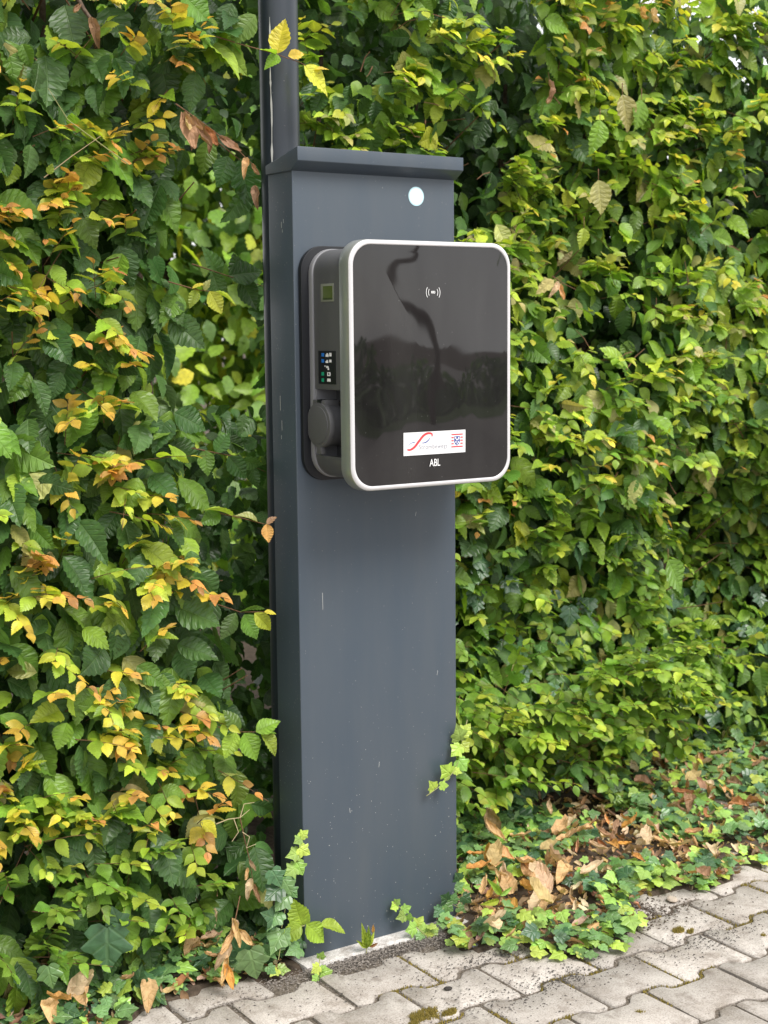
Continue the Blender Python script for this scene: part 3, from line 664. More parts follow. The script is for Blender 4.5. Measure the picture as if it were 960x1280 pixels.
shoots(cl, tw, B, .050, tone_left)
# longer reaching sprigs towards the gap and the pole
def long_sprig(cloud, twb, pts, specs, parent=None): pass
place(cl, HL, M['leaf'])
# woody stems inside
for (xa, xb, s) in ((-1.1, -1.05, 0), (-.75, -.7, 1), (-.42, -.36, 2), (-.12, -.16, 3)):
    v_, f_ = tube_vf([(xa, .34, -.03), ((xa+xb)/2+.02, .36, .7), (xb-.02, .33, 1.4), (xb, .34, 2.2)], [.018, .014, .010, .005], 7)
    mesh_obj('stem', v_, f_, M['bark'], HL, smooth=True, angle=80)
for i in range(70):
    a = Vector((random.uniform(-1.2, -.1), .34, random.uniform(.05, 2.0))); b = a+Vector((random.uniform(-.25, .2), -random.uniform(.12, .25), random.uniform(-.05, .2)))
    b.x = min(b.x, -.06)
    tw.add(tube_vf([a, (a+b)/2+Vector((0, 0, random.uniform(-.03, .02))), b], .003, 4, .4))
t_o = mesh_obj('twigs', tw.v, tw.f, M['twig'], HL); t_o['kind'] = 'stuff'

# individual twigs with leaves: (photo pixel, depth) chains
def sprig(parent, pts, leaves, mat, tmat, rad=.0014, name='twig', Y=0.06, size_scale=1.0):
    P3 = [at(u, v, yy) for u, v, yy in pts]
    v_, f_ = tube_vf(P3, rad, 5, .5); t = mesh_obj(name, v_, f_, tmat, parent, smooth=True, angle=80)
    off = Vector(parent.matrix_basis.translation) if parent and parent.type == 'EMPTY' else Vector((0, 0, 0))
    for (u, v, u2, v2, yy, kind, c, nr) in leaves:      # base pixel, tip pixel
        a, b = at(u, v, yy), at(u2, v2, yy-.012); d = b-a; y_ = d.normalized(); z_ = Vector(nr)+Vector(rng.normal(0, .25, 3)); z_ = (z_-y_*z_.dot(y_)).normalized(); x_ = y_.cross(z_)*(.62 if mat == M['dry'] else 1); s = d.length
        A = Matrix(((x_.x*s, y_.x*s, z_.x*s, a.x), (x_.y*s, y_.y*s, z_.y*s, a.y), (x_.z*s, y_.z*s, z_.z*s, a.z), (0, 0, 0, 1)))
        o = bpy.data.objects.new('leaf', leaf_mesh(kind, ci(c), mat, random.randrange(4))); col.objects.link(o); o.parent = t
        o.matrix_basis = A
    return t
FN = (-.35, -.9, .25)
sprig(HL, [(268, 45, .05), (300, 55, .05), (340, 66, .055), (375, 78, .06), (399, 92, .06)],
      [(347, 67, 353, 22, .058, 0, 'yellow', (-.6, -.8, .1)), (345, 68, 325, 57, .055, 4, 'light', (-.2, -.5, .8)), (348, 69, 334, 84, .055, 1, 'mid2', (-.3, -.7, .5)), (360, 70, 381, 66, .06, 4, 'gold', (-.4, -.8, .4)),
       (380, 82, 415, 117, .06, 0, 'yellow', (-.2, -.7, .6)), (392, 87, 412, 84, .06, 4, 'gold', (-.2, -.4, .9))], M['leaf'], M['twig'], .0013)
sprig(HL, [(268, 640, .08), (300, 647, .06), (338, 657, -.02)],
      [(275, 641, 252, 655, .07, 0, 'mid', FN), (290, 645, 262, 628, .06, 1, 'light', (0, -.4, .9)), (333, 655, 337, 678, -.02, 0, 'orange', (-.5, -.8, .2)), (333, 655, 345, 645, -.02, 4, 'brown', (-.2, -.5, .8)), (322, 652, 300, 640, .02, 1, 'khaki', (0, -.3, .9))], M['leaf'], M['twig'])
sprig(HL, [(270, 755, .1), (300, 765, .05), (335, 765, -.01)],
      [(300, 765, 330, 757, .04, 0, 'mid', (0, -.5, .8)), (318, 766, 342, 788, .0, 1, 'lime', FN), (330, 765, 346, 766, -.01, 4, 'yellow', (0, -.3, .9)), (305, 768, 325, 798, .04, 2, 'mid', FN), (295, 766, 282, 800, .05, 3, 'dark2', FN)], M['leaf'], M['twig'])
sprig(HL, [(255, 905, .12), (300, 915, .06), (335, 915, .0)],
      [(320, 915, 350, 898, -.01, 0, 'mid2', (0, -.6, .7)), (325, 916, 352, 940, -.01, 1, 'light', FN), (305, 916, 325, 950, .0, 2, 'mid2', FN), (295, 915, 282, 948, .03, 0, 'light', FN), (300, 914, 285, 890, .03, 3, 'mid', FN), (330, 915, 346, 915, -.01, 4, 'mid2', (0, -.3, .9))], M['leaf'], M['twig'])
sprig(HL, [(220, 130, .05), (262, 160, .07), (300, 190, .09), (322, 212, .09)],
      [(266, 163, 262, 190, .08, 11, 'brown', FN), (275, 170, 300, 196, .08, 10, 'brown', FN), (308, 197, 305, 222, .09, 11, 'tan', FN), (315, 205, 322, 232, .09, 12, 'brown', FN), (250, 152, 240, 185, .07, 11, 'brown', FN), (240, 145, 252, 178, .06, 12, 'brown', FN), (235, 143, 228, 170, .05, 10, 'tan', FN),
       (318, 232, 322, 262, .09, 11, 'brown', FN), (256, 158, 276, 186, .07, 10, 'rust', FN), (245, 150, 262, 205, .06, 12, 'brown', FN), (230, 140, 244, 198, .05, 10, 'brown', FN)], M['dry'], M['twig'])
sprig(HL, [(92, -12, .10), (105, 12, .08), (118, 30, .06), (124, 42, .05)], [(112, 22, 128, 60, .05, 11, 'brown', FN), (100, 6, 84, 34, .06, 12, 'brown', FN)], M['dry'], M['bark'], .005)
sprig(HL, [(160, 205, .06), (85, 150, .05), (40, 20, .06)][:2]+[(60, 110, .06)], [], M['dry'], M['palestem'], .0012)
sprig(HL, [(55, 222, .05), (90, 195, .04), (126, 170, .05)], [(60, 218, 66, 205, .04, 4, 'light', FN)], M['leaf'], M['straw0'], .0012)
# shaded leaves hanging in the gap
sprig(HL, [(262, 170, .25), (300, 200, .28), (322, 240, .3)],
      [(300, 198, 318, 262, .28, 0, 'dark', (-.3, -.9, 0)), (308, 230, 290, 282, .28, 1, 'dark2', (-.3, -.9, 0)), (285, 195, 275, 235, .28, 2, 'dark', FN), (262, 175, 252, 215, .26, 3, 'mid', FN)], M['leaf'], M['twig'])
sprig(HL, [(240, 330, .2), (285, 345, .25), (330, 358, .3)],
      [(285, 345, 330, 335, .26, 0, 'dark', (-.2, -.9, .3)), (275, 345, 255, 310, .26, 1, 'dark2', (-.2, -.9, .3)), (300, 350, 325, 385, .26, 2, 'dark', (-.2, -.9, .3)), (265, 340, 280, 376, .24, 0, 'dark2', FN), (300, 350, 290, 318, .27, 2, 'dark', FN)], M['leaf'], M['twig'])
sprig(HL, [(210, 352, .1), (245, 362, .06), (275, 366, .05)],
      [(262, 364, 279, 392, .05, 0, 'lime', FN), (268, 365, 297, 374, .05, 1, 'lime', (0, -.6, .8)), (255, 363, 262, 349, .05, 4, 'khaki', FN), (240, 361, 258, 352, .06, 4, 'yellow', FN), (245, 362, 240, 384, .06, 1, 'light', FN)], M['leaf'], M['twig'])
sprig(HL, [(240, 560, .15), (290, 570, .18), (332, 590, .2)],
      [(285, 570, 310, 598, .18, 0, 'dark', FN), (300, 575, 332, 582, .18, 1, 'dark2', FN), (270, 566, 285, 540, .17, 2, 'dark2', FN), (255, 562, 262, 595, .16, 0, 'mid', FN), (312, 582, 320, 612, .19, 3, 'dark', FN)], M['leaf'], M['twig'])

# ------------------------------------------------------------------ right hedge
HR = empty('hornbeam_hedge', (1.6, .8, 0), 'dense hornbeam hedge with small yellow green leaves behind and right of the grey pillar', 'hedge')
cl = Cloud(); tw = MB()
X0, X1, ZT = .34, 3.0, 2.20
bf2 = fourier(41, 18, 3, 11); df2 = fourier(42, 18, 7, 18)
def face_right(x, z):
    b = .50+.06*bf2(np.c_[x, np.zeros_like(x), z])+.18*np.clip((z-.05)*0, 0, 1)
    b = b-.10*np.exp(-((z-.30)/.14)**2)*(x < 1.65)+.16*np.clip((.28-z)/.28, 0, 1)+.22*np.exp(-((x-1.95)/.28)**2-((z-.62)/.25)**2)
    return b+np.clip((.46-x)/.15, 0, 1)*.2*np.clip((z-1.45)*4, 0, 1)*(z < 9)
def topz(x): return 2.31-.04*(x-1.0)+.03*np.sin(x*7)+.5*np.clip(1.0-x, 0, 1)
AREA = (X1-X0)*ZT
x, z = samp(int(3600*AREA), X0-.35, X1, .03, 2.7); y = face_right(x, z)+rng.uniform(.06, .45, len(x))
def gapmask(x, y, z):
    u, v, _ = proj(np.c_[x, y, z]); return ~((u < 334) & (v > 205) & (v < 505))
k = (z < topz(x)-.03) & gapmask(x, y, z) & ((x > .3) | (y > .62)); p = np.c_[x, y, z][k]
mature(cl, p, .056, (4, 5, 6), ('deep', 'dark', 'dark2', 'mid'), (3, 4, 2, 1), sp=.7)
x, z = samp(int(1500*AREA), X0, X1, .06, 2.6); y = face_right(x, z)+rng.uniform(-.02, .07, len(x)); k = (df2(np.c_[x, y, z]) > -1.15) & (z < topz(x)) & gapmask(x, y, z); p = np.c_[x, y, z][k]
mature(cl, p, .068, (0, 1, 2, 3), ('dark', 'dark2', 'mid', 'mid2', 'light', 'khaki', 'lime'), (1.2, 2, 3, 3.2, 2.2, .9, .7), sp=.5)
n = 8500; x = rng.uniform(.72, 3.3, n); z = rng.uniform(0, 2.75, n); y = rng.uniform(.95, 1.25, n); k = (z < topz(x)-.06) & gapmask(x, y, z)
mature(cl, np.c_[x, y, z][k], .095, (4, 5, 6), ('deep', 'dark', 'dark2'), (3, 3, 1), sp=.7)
def tone_right(b):
    t = float(tone_f((b.x*1.5+3, 0, b.z*2)))+random.gauss(0, .8)
    if b.z+.12*t < .95: return random.choice((('mid', 'mid2', 'light'), ('mid', 'mid2', 'mid2'), ('mid', 'mid2', 'light'), ('dark2', 'mid', 'mid2'), ('mid2', 'light', 'lime')))
    if t > 1.0: return ('mid2', 'light', 'khaki', 'orange')
    if t > .3: return ('light', 'lime', 'yellow')
    if t > -1: return ('mid2', 'light', 'lime')
    return ('mid2', 'light', 'lime', 'khaki')
x, z = samp(int(280*AREA), X0+.02, X1, .12, 2.6); y = face_right(x, z)-rng.uniform(-.03, .035, len(x)); k = (z < topz(x)+.01) & gapmask(x, y, z) & (df2(np.c_[x, y, z]) > -1.1); B = np.c_[x, y, z][k]
shoots(cl, tw, B, .058, tone_right, L_=(.06, .13))
# loose shoots on top
x = rng.uniform(.4, X1, 150); B = np.c_[x, .5+rng.uniform(-.03, .3, 150), topz(x)-.01]
shoots(cl, tw, B, .042, tone_right, L_=(.05, .12), out=(0, -.3, 1))
# low skirt that reaches forward
x = rng.uniform(.50, 1.45, 130); z = rng.uniform(.14, .42, 130); B = np.c_[x, .40-rng.uniform(0, .10, 130), z]
shoots(cl, tw, B, .058, lambda b: random.choice((('mid', 'mid2', 'light'), ('mid', 'mid2', 'light'), ('mid2', 'light', 'lime'), ('dark2', 'mid', 'mid2'))), L_=(.10, .2), nl=(5, 9))
place(cl, HR, M['leaf'])
for i in range(9):
    xa = .55+.3*i; v_, f_ = tube_vf([(xa, .78, -.03), (xa+.03, .76, .7), (xa-.03, .78, 1.5), (xa, .76, 2.1)], [.02, .016, .011, .004], 7)
    mesh_obj('stem', v_, f_, M['bark'], HR, smooth=True, angle=80)
for i in range(120):
    a = Vector((random.uniform(.4, 2.8), .76, random.uniform(.05, 2.0))); b = a+Vector((random.uniform(-.2, .2), -random.uniform(.12, .27), random.uniform(-.05, .2)))
    tw.add(tube_vf([a, (a+b)/2+Vector((0, 0, random.uniform(-.03, .02))), b], .003, 4, .4))
t_o = mesh_obj('twigs', tw.v, tw.f, M['twig'], HR); t_o['kind'] = 'stuff'
mb = MB()
for i in range(110):
    xa = random.uniform(.45, 2.7); za = random.uniform(.2, 2.1); ya = float(face_right(np.array([xa]), np.array([za]))[0])-random.uniform(-.01, .03); q = Vector((random.uniform(-.09, .09), random.uniform(-.03, .01), random.uniform(-.03, .07)))
    a = Vector((xa, ya, za)); mb.add(tube_vf([a, a+q*.5+Vector((0, 0, random.uniform(-.012, .012))), a+q], .0017, 4, .5))
o = mesh_obj('surface_twigs', mb.v, mb.f, M['twig'], HR); o['kind'] = 'stuff'
# two rust coloured withered leaves near the top, leafless bits and ivy in the recess
sprig(HR, [(820, -4, .42), (812, 5, .42), (800, 4, .42)], [(803, 8, 788, 42, .41, 12, 'orange', FN), (816, 10, 808, 50, .41, 12, 'tan', FN)], M['dry'], M['twig'])
sprig(HR, [(700, 130, .42), (690, 118, .42), (685, 90, .42)], [(690, 120, 680, 148, .41, 12, 'brown', FN), (686, 100, 694, 128, .41, 11, 'brown', FN)], M['dry'], M['twig'])
sprig(HR, [(690, 345, .42), (705, 355, .42), (720, 362, .42)], [(700, 355, 703, 388, .40, 12, 'tan', FN), (697, 352, 690, 372, .40, 11, 'paletan', FN), (692, 350, 672, 365, .40, 4, 'khaki', FN)], M['dry'], M['twig'])
for (u, v, u2, v2, kd_, c_) in ((778, 118, 790, 165, 0, 'khaki'), (802, 125, 797, 166, 2, 'mid2'), (750, 150, 745, 192, 1, 'mid2'), (748, 225, 755, 268, 0, 'khaki'), (795, 600, 790, 637, 0, 'khaki'), (835, 700, 858, 742, 2, 'mid'), (730, 285, 728, 310, 1, 'light')):
    sprig(HR, [(u, v-14, .40), (u, v, .39)], [(u, v, u2, v2, .385, kd_, c_, FN)], M['leaf'], M['twig'])

# ------------------------------------------------------------------ foliage seen far behind through the gap
FB = empty('shrub', (1.6, 4.6, 0), 'bright green shrubbery seen out of focus through the gap left of the pole', 'shrub')
cl = Cloud(); n = 26000
p = np.c_[rng.uniform(.9, 4.2, n), rng.uniform(3.6, 5.4, n), rng.uniform(-.05, 3.9, n)]
fb = fourier(61, 12, 1.5, 6); p = p[(fb(p) > -.9) | (rng.random(n) < .5)]
mature(cl, p, .105, (4, 5, 6), ('mid', 'mid2', 'light', 'lime', 'yellow', 'dark2'), (3, 3, 2.4, 1.3, .5, 2.5), sp=.7)
joined('foliage', *cl.arr(), M['leaf'], FB)['kind'] = 'stuff'
for i in range(5):
    xa = 1.0+.9*i; v_, f_ = tube_vf([(xa, 4.7, -.05), (xa+.1, 4.6, 1.3), (xa, 4.7, 2.6)], [.04, .03, .012], 7); mesh_obj('stem', v_, f_, M['bark'], FB)

# ------------------------------------------------------------------ ivy ground cover and leaf litter
def ground_z(x, y): return np.maximum(-.022+bedh(x, y), .003)
def inpoly(x, y, poly):
    c = np.zeros(len(x), bool); n = len(poly)
    for i in range(n):
        xa, ya = poly[i]; xb, yb = poly[(i+1) % n]
        cond = ((ya > y) != (yb > y)) & (x < (xb-xa)*(y-ya)/(yb-ya+1e-12)+xa); c ^= cond
    return c
rp = [gr(u, v) for u, v in ((552, 1165), (575, 1192), (640, 1186), (700, 1200), (760, 1190), (788, 1172), (792, 1140), (800, 1118), (845, 1112), (900, 1108), (960, 1072), (1010, 1045))]
polyR = [(p_.x, p_.y) for p_ in rp]+[(2.9, .0), (2.9, .75), (.42, .75), (W+.01, .1)]
lp = [gr(u, v) for u, v in ((365, 1203), (345, 1215), (300, 1226), (230, 1244), (150, 1285), (0, 1360))]
polyL = [(0, .1), (0, .0)]+[(p_.x, p_.y) for p_ in lp]+[(-1.3, -.1), (-1.3, .6), (-.02, .6)]
iv_d = fourier(71, 14, 6, 22); 
def ivy_bed(root, poly, n, dlim, names, w, edge_names):
    cl = Cloud(); xs = [q[0] for q in poly]; ys = [q[1] for q in poly]
    x = rng.uniform(min(xs), max(xs), n); y = rng.uniform(min(ys), max(ys), n); k = inpoly(x, y, poly); k &= iv_d(np.c_[x, y, x*0]) > dlim; x, y = x[k], y[k]; n = len(x)
    z = ground_z(x, y)+rng.uniform(.012, .055, n)
    d = np.c_[rng.normal(0, 1, n), rng.normal(-.4, .8, n), rng.normal(-.1, .25, n)]; nr = np.c_[rng.normal(-.15, .3, n), rng.normal(-.45, .3, n), np.ones(n)]
    cl.bulk(np.c_[x, y, z], d, nr, rng.normal(.028, .007, n).clip(.015, .046), rng.integers(7, 10, n), pick(names, w, n), rng.uniform(.85, 1.15, n))
    return cl
IR = empty('ivy_ground_cover', (1.2, .2, 0), 'green ivy ground cover between the paving and the right hedge', 'ivy')
cr_ = ivy_bed(IR, polyR, 6600, -.75, ('ivydark', 'ivy', 'ivylight', 'ivylime'), (2, 5, 3.5, .8), None)
def soil_bed(poly, name):
    xs = [q[0] for q in poly]; ys = [q[1] for q in poly]; X = np.arange(min(xs), max(xs), .02); Y = np.arange(min(ys)-.02, min(.2, max(ys)), .02); xx, yy = np.meshgrid(X, Y)
    jx, jy = xx+.010*fg(np.stack([xx, yy, xx*0+4], -1)), yy+.010*fg(np.stack([xx, yy, xx*0+8], -1)); ins = inpoly(jx.ravel(), jy.ravel(), poly).reshape(xx.shape)
    zz = np.where(ins, .003+.003*fg(np.stack([xx*1.5, yy*1.5, xx*0], -1))+np.maximum(0, bedh(xx, yy)-.022), -.012); n_ = len(X)
    f = [(j*n_+i, j*n_+i+1, (j+1)*n_+i+1, (j+1)*n_+i) for j in range(len(Y)-1) for i in range(n_-1) if ins[j:j+2, i:i+2].any()]
    o = mesh_obj(name, np.stack([xx, yy, zz], -1).reshape(-1, 3).tolist(), f, M['soil'], smooth=True, angle=180); bm = bmesh.new(); bm.from_mesh(o.data); bmesh.ops.delete(bm, geom=[v for v in bm.verts if not v.link_faces], context='VERTS'); bm.to_mesh(o.data); bm.free(); o['kind'] = 'structure'
soil_bed(polyR, 'soil'); soil_bed([q for q in polyL[1:]]+[(-.06, .3)], 'soil')
# bright young ivy along the paving edge
for i in range(len(rp)-1):
    for j in range(9):
        a = rp[i].lerp(rp[i+1], random.random()); p_ = Vector((a.x+random.uniform(-.03, .03), a.y+random.uniform(-.025, .05), .012+random.random()*.02))
        cr_.add(p_, (random.gauss(0, 1), random.gauss(-.6, .6), -.1), (-.1, -.4, 1), random.uniform(.02, .036), random.choice((7, 8, 9)), ci(random.choice(('ivylight', 'ivylime', 'ivy'))))
# ivy climbing in the lower hedge and in the recess right of the pole
n = 500; x = rng.uniform(.42, 2.3, n); z = rng.uniform(.05, .75, n)**1.0; y = face_right(x, z)-.01+rng.uniform(-.03, .05, n)
k = iv_d(np.c_[x, z, y*0+3]) > .1
cr_.bulk(np.c_[x, y, z][k], np.c_[rng.normal(0, .6, n), rng.normal(-.3, .2, n), rng.normal(-.8, .4, n)][k], np.c_[rng.normal(-.3, .3, n), -np.ones(n), rng.normal(.4, .3, n)][k], rng.uniform(.03, .055, n)[k], rng.integers(7, 10, n)[k], pick(('ivydark', 'ivy'), (3, 1), n)[k], np.ones(n)[k])
block2 = block.copy(); block = np.zeros_like(block); block[190//2:1150//2, 380//2:568//2] = True
place(cr_, IR, M['ivy'])
IL = empty('ivy_ground_cover', (-.5, .1, 0), 'green ivy and seedlings on the ground at the foot of the left hedge', 'ivy')
cl_ = ivy_bed(IL, polyL, 3400, -1.2, ('ivydark', 'ivy', 'ivylight', 'ivylime'), (3, 4, 2.5, .8), None)
for (u, v, u2, v2, c) in ((312, 1188, 322, 1242, 'ivy'), (335, 1208, 345, 1240, 'ivy'), (134, 1160, 134, 1216, 'ivydark'), (60, 1208, 66, 1236, 'ivy'), (150, 1160, 142, 1138, 'ivydark'), (300, 1195, 288, 1170, 'ivydark'), (345, 1180, 362, 1160, 'ivy'), (350, 1110, 332, 1125, 'ivydark'), (348, 1140, 336, 1160, 'ivy'), (352, 1165, 340, 1190, 'ivy'),
                        (355, 1100, 365, 1118, 'ivy'), (340, 1088, 352, 1108, 'ivydark'), (358, 1120, 345, 1138, 'ivy'), (375, 1185, 360, 1192, 'ivy'), (345, 1150, 330, 1142, 'ivydark'), (347, 1245, 340, 1268, 'ivylime'), (348, 1215, 362, 1228, 'ivylight'), (353, 1240, 356, 1272, 'ivylight')):
    yy = -.035 if v > 1080 and u > 300 else .0
    a, b = at(u, v, yy), at(u2, v2, yy-.01); 
    if a.z < .012: a.z = .014
    if b.z < .006: b.z = .01
    cl_.add(a, b-a, (-.35, -.75, .55), (b-a).length, random.choice((7, 8, 9)), ci(c))
place(cl_, IL, M['ivy'])

def dry_things(spots, cl_name, mats=M['dry']): pass
def dry_leaf(p, label, group, c, size, kind, yaw=None, pitch=0):
    o = bpy.data.objects.new('dry_leaf', leaf_mesh(kind, ci(c), M['dry'], random.randrange(4))); col.objects.link(o)
    o.matrix_basis = Matrix.Translation(p) @ Euler((pitch+random.gauss(0, .35), random.gauss(0, .35), random.uniform(0, 6.28) if yaw is None else yaw)).to_matrix().to_4x4() @ Matrix.Diagonal((size, size, size, 1))
    o['label'] = label; o['category'] = 'dry leaf'
    if group: o['group'] = group
    return o
def scatter_dry(n, centre, spread, label, group, size=(.035, .065), cols=('tan', 'paletan', 'tan', 'brown', 'orange')):
    for i in range(n):
        u, v = centre[0]+random.gauss(0, spread[0]), centre[1]+random.gauss(0, spread[1]); p = gr(u, v, .02)
        if p.y > .62 or (p.x > -.04 and p.x < W+.04 and p.y > -.04 and p.y < D+.05): continue
        p.z = float(ground_z(p.x, p.y))+random.uniform(.045, .075)
        c = random.choice(cols); kd = random.choice((10, 11, 12)); cw = {'tan': 'tan', 'paletan': 'pale tan', 'brown': 'brown', 'orange': 'orange brown', 'rust': 'rust brown'}[c]
        lb = cw+' '+{10: 'folded', 11: 'cupped', 12: 'narrow'}[kd]+' '+label
        dry_leaf(p, lb, lb.replace('leaf', 'leaves'), c, random.uniform(*size), kd)
G1 = 'dry leaf lying in the large heap right of the pillar foot'
scatter_dry(34, (655, 1100), (48, 26), G1, 'x', (.045, .078))
scatter_dry(10, (640, 1146), (35, 12), G1, 'x', (.05, .075))
scatter_dry(16, (780, 1055), (34, 14), 'dry leaf among ivy in front of the right hedge middle', 'dry leaves among the ivy under the right hedge')
scatter_dry(44, (885, 990), (50, 24), 'dry leaf on the bank below the far right hedge', 'dry leaves on the far right bank', (.035, .065), ('tan', 'brown', 'paletan', 'rust'))
scatter_dry(12, (820, 1085), (50, 16), 'dry leaf near the right paving edge among ivy', 'dry leaves near the right paving edge', (.03, .06))
scatter_dry(20, (60, 1245), (45, 18), 'dry leaf on the ground in the bottom left corner', 'x', (.04, .07))
scatter_dry(18, (230, 1200), (50, 16), 'dry leaf on the ground below the left hedge', 'dry leaves under the left hedge', (.04, .07), ('tan', 'brown', 'paletan'))
for (u, v, yw, lb) in ((690, 1145, .5, 'largest tan curled dry leaf right of the pillar foot, its tip pointing down'), (665, 1090, 2.0, 'long tan curled dry leaf topmost on the heap right of the pillar')):
    p = gr(u, v, .04); dry_leaf(p+Vector((0, 0, .03)), lb, None, 'tan', .075, 10, yw, .3)
# hanging withered twig left of the pillar foot
WT = empty('withered_twig', tuple(at(292, 1160, -.02)), 'withered twig with long tan leaves leaning left of the pillar foot', 'twig')
sprig(WT, [(300, 1120, .0), (292, 1160, -.02), (285, 1200, -.04), (278, 1236, -.06)], [(292, 1148, 300, 1190, -.02, 12, 'tan', FN), (295, 1160, 318, 1178, -.02, 10, 'tan', FN), (292, 1165, 272, 1210, -.03, 12, 'tan', FN), (288, 1180, 268, 1214, -.03, 11, 'paletan', FN), (285, 1195, 280, 1240, -.04, 12, 'tan', FN), (283, 1205, 290, 1238, -.05, 10, 'orange', FN), (296, 1150, 288, 1175, -.02, 11, 'paletan', FN)], M['dry'], M['twig'])
WT2 = empty('withered_twig', tuple(at(312, 1080, .0)), 'withered twig with brown leaves and pale bare tips above the ivy left of pillar', 'twig')
sprig(WT2, [(300, 1022, .0), (306, 1050, .0), (312, 1075, .0), (316, 1100, .0)], [(310, 1085, 303, 1110, .0, 12, 'tan', FN), (314, 1098, 308, 1128, .0, 11, 'paletan', FN), (317, 1105, 322, 1135, .0, 12, 'brown', FN), (312, 1075, 318, 1092, .0, 10, 'brown', FN)], M['dry'], M['twig'])
M['straw'] = new_mat('straw', (.42, .34, .2), .7)
for pts in (((270, 1030), (285, 1024), (300, 1022), (312, 1012)), ((300, 1022), (305, 1005), (318, 1003)), ((292, 1023), (298, 1040), (290, 1052)), ((303, 1040), (312, 1046), (308, 1060), (320, 1055))):
    v_, f_ = tube_vf([at(u, v, -.01) for u, v in pts], .0011, 4, .5); mesh_obj('bare_twig', v_, f_, M['straw'], WT2)

# litter crumbs and grit : uncountable
lit = Cloud(); n = 9000; x = rng.uniform(-1.2, 2.8, n); y = rng.uniform(-.3, .7, n); k = inpoly(x, y, polyR) | inpoly(x, y, polyL); x, y = x[k], y[k]; n = len(x)
lit.bulk(np.c_[x, y, ground_z(x, y)+rng.uniform(.004, .022, n)], rv(n, 1)*[1, 1, .15], np.c_[rng.normal(0, .4, n), rng.normal(0, .4, n), np.ones(n)], rng.uniform(.012, .042, n), rng.integers(10, 13, n), pick(('brown', 'tan', 'rust', 'paletan'), (3, 4, 1, 4), n), rng.uniform(.7, 1.1, n))
lo = joined('leaf_litter', *lit.arr(), M['dry'], None); lo['kind'] = 'stuff'
def crumbs(name, x, y, z, s, mat):
    n = len(x); T = np.array([(1, 0, -.3), (-.5, .8, -.3), (-.5, -.8, -.3), (0, .1, .6)]); F = np.array([(0, 1, 2), (0, 3, 1), (1, 3, 2), (2, 3, 0)])
    a = rng.uniform(0, 6.28, n); ca, sa = np.cos(a), np.sin(a); sc = np.c_[s*rng.uniform(.7, 1.8, n), s*rng.uniform(.4, .9, n), s*rng.uniform(.4, .9, n)]
    V = T[None]*sc[:, None]; X = np.stack([V[..., 0]*ca[:, None]-V[..., 1]*sa[:, None]+x[:, None], V[..., 0]*sa[:, None]+V[..., 1]*ca[:, None]+y[:, None], V[..., 2]+z[:, None]], -1).reshape(-1, 3)
    Fc = (F[None]+(np.arange(n)*4)[:, None, None]).reshape(-1, 3)
    o = mesh_obj(name, X.tolist(), Fc.tolist(), mat); o['kind'] = 'stuff'; return o
M['grit2'] = ground_mat('grit_mixed', [(.10, .088, .076), (.24, .21, .185), (.40, .37, .33)], 200)
M['grit'] = ground_mat('grit', [(.04, .037, .035), (.08, .072, .066), (.13, .115, .10)], 300)
n = 17000; x = rng.uniform(-.5, 2.2, n); y = rng.uniform(-1.1, .0, n)
gd = fourier(81, 12, 5, 20)(np.c_[x, y, x*0]); prob = np.clip(.14+.22*gd+.5*np.exp(-((y+.09)/.07)**2), .02, 1); k = rng.random(n) < prob; x, y = x[k], y[k]
crumbs('grit', x, y, np.full(len(x), .0012), rng.uniform(.0009, .0030, len(x)), M['grit'])
n = 5200; x = rng.uniform(-.30, .50, n); y = -.044-np.abs(rng.normal(0, .028, n)); k = (x > -.03) | (rng.random(n) < .3); x, y = x[k], y[k]; n = len(x); crumbs('grit', x, y, rng.uniform(-.005, .0015, n), rng.uniform(.0014, .0040, n), M['grit2'])
n = 34000; x = np.r_[rng.uniform(-.4, 2.1, n)]; y = rng.uniform(-1.1, .0, n)
kk = np.round((y+.168)/-.141); 
crumbs('joint_crumbs', x, y, rng.uniform(-.0055, -.002, n), rng.uniform(.0012, .003, n), M['grit2'])

pc_ = gr(795, 1150); n = 1500; x = pc_.x+rng.normal(0, .09, n)-.02; y = pc_.y+rng.normal(0, .04, n)+.02; crumbs('soil_crumbs', x, y, rng.uniform(.0, .003, n), rng.uniform(.001, .0045, n), M['soil'])
for q in ((620, 1195, .10, .02, 500), (520, 1180, .12, .02, 700), (700, 1225, .06, .02, 300), (880, 1175, .10, .03, 500), (640, 1240, .2, .05, 500)):
    pc_ = gr(q[0], q[1]); n = q[4]; crumbs('soil_crumbs', pc_.x+rng.normal(0, q[2], n), pc_.y+rng.normal(0, q[3], n), rng.uniform(.0, .002, n), rng.uniform(.001, .003, n), M['grit'])
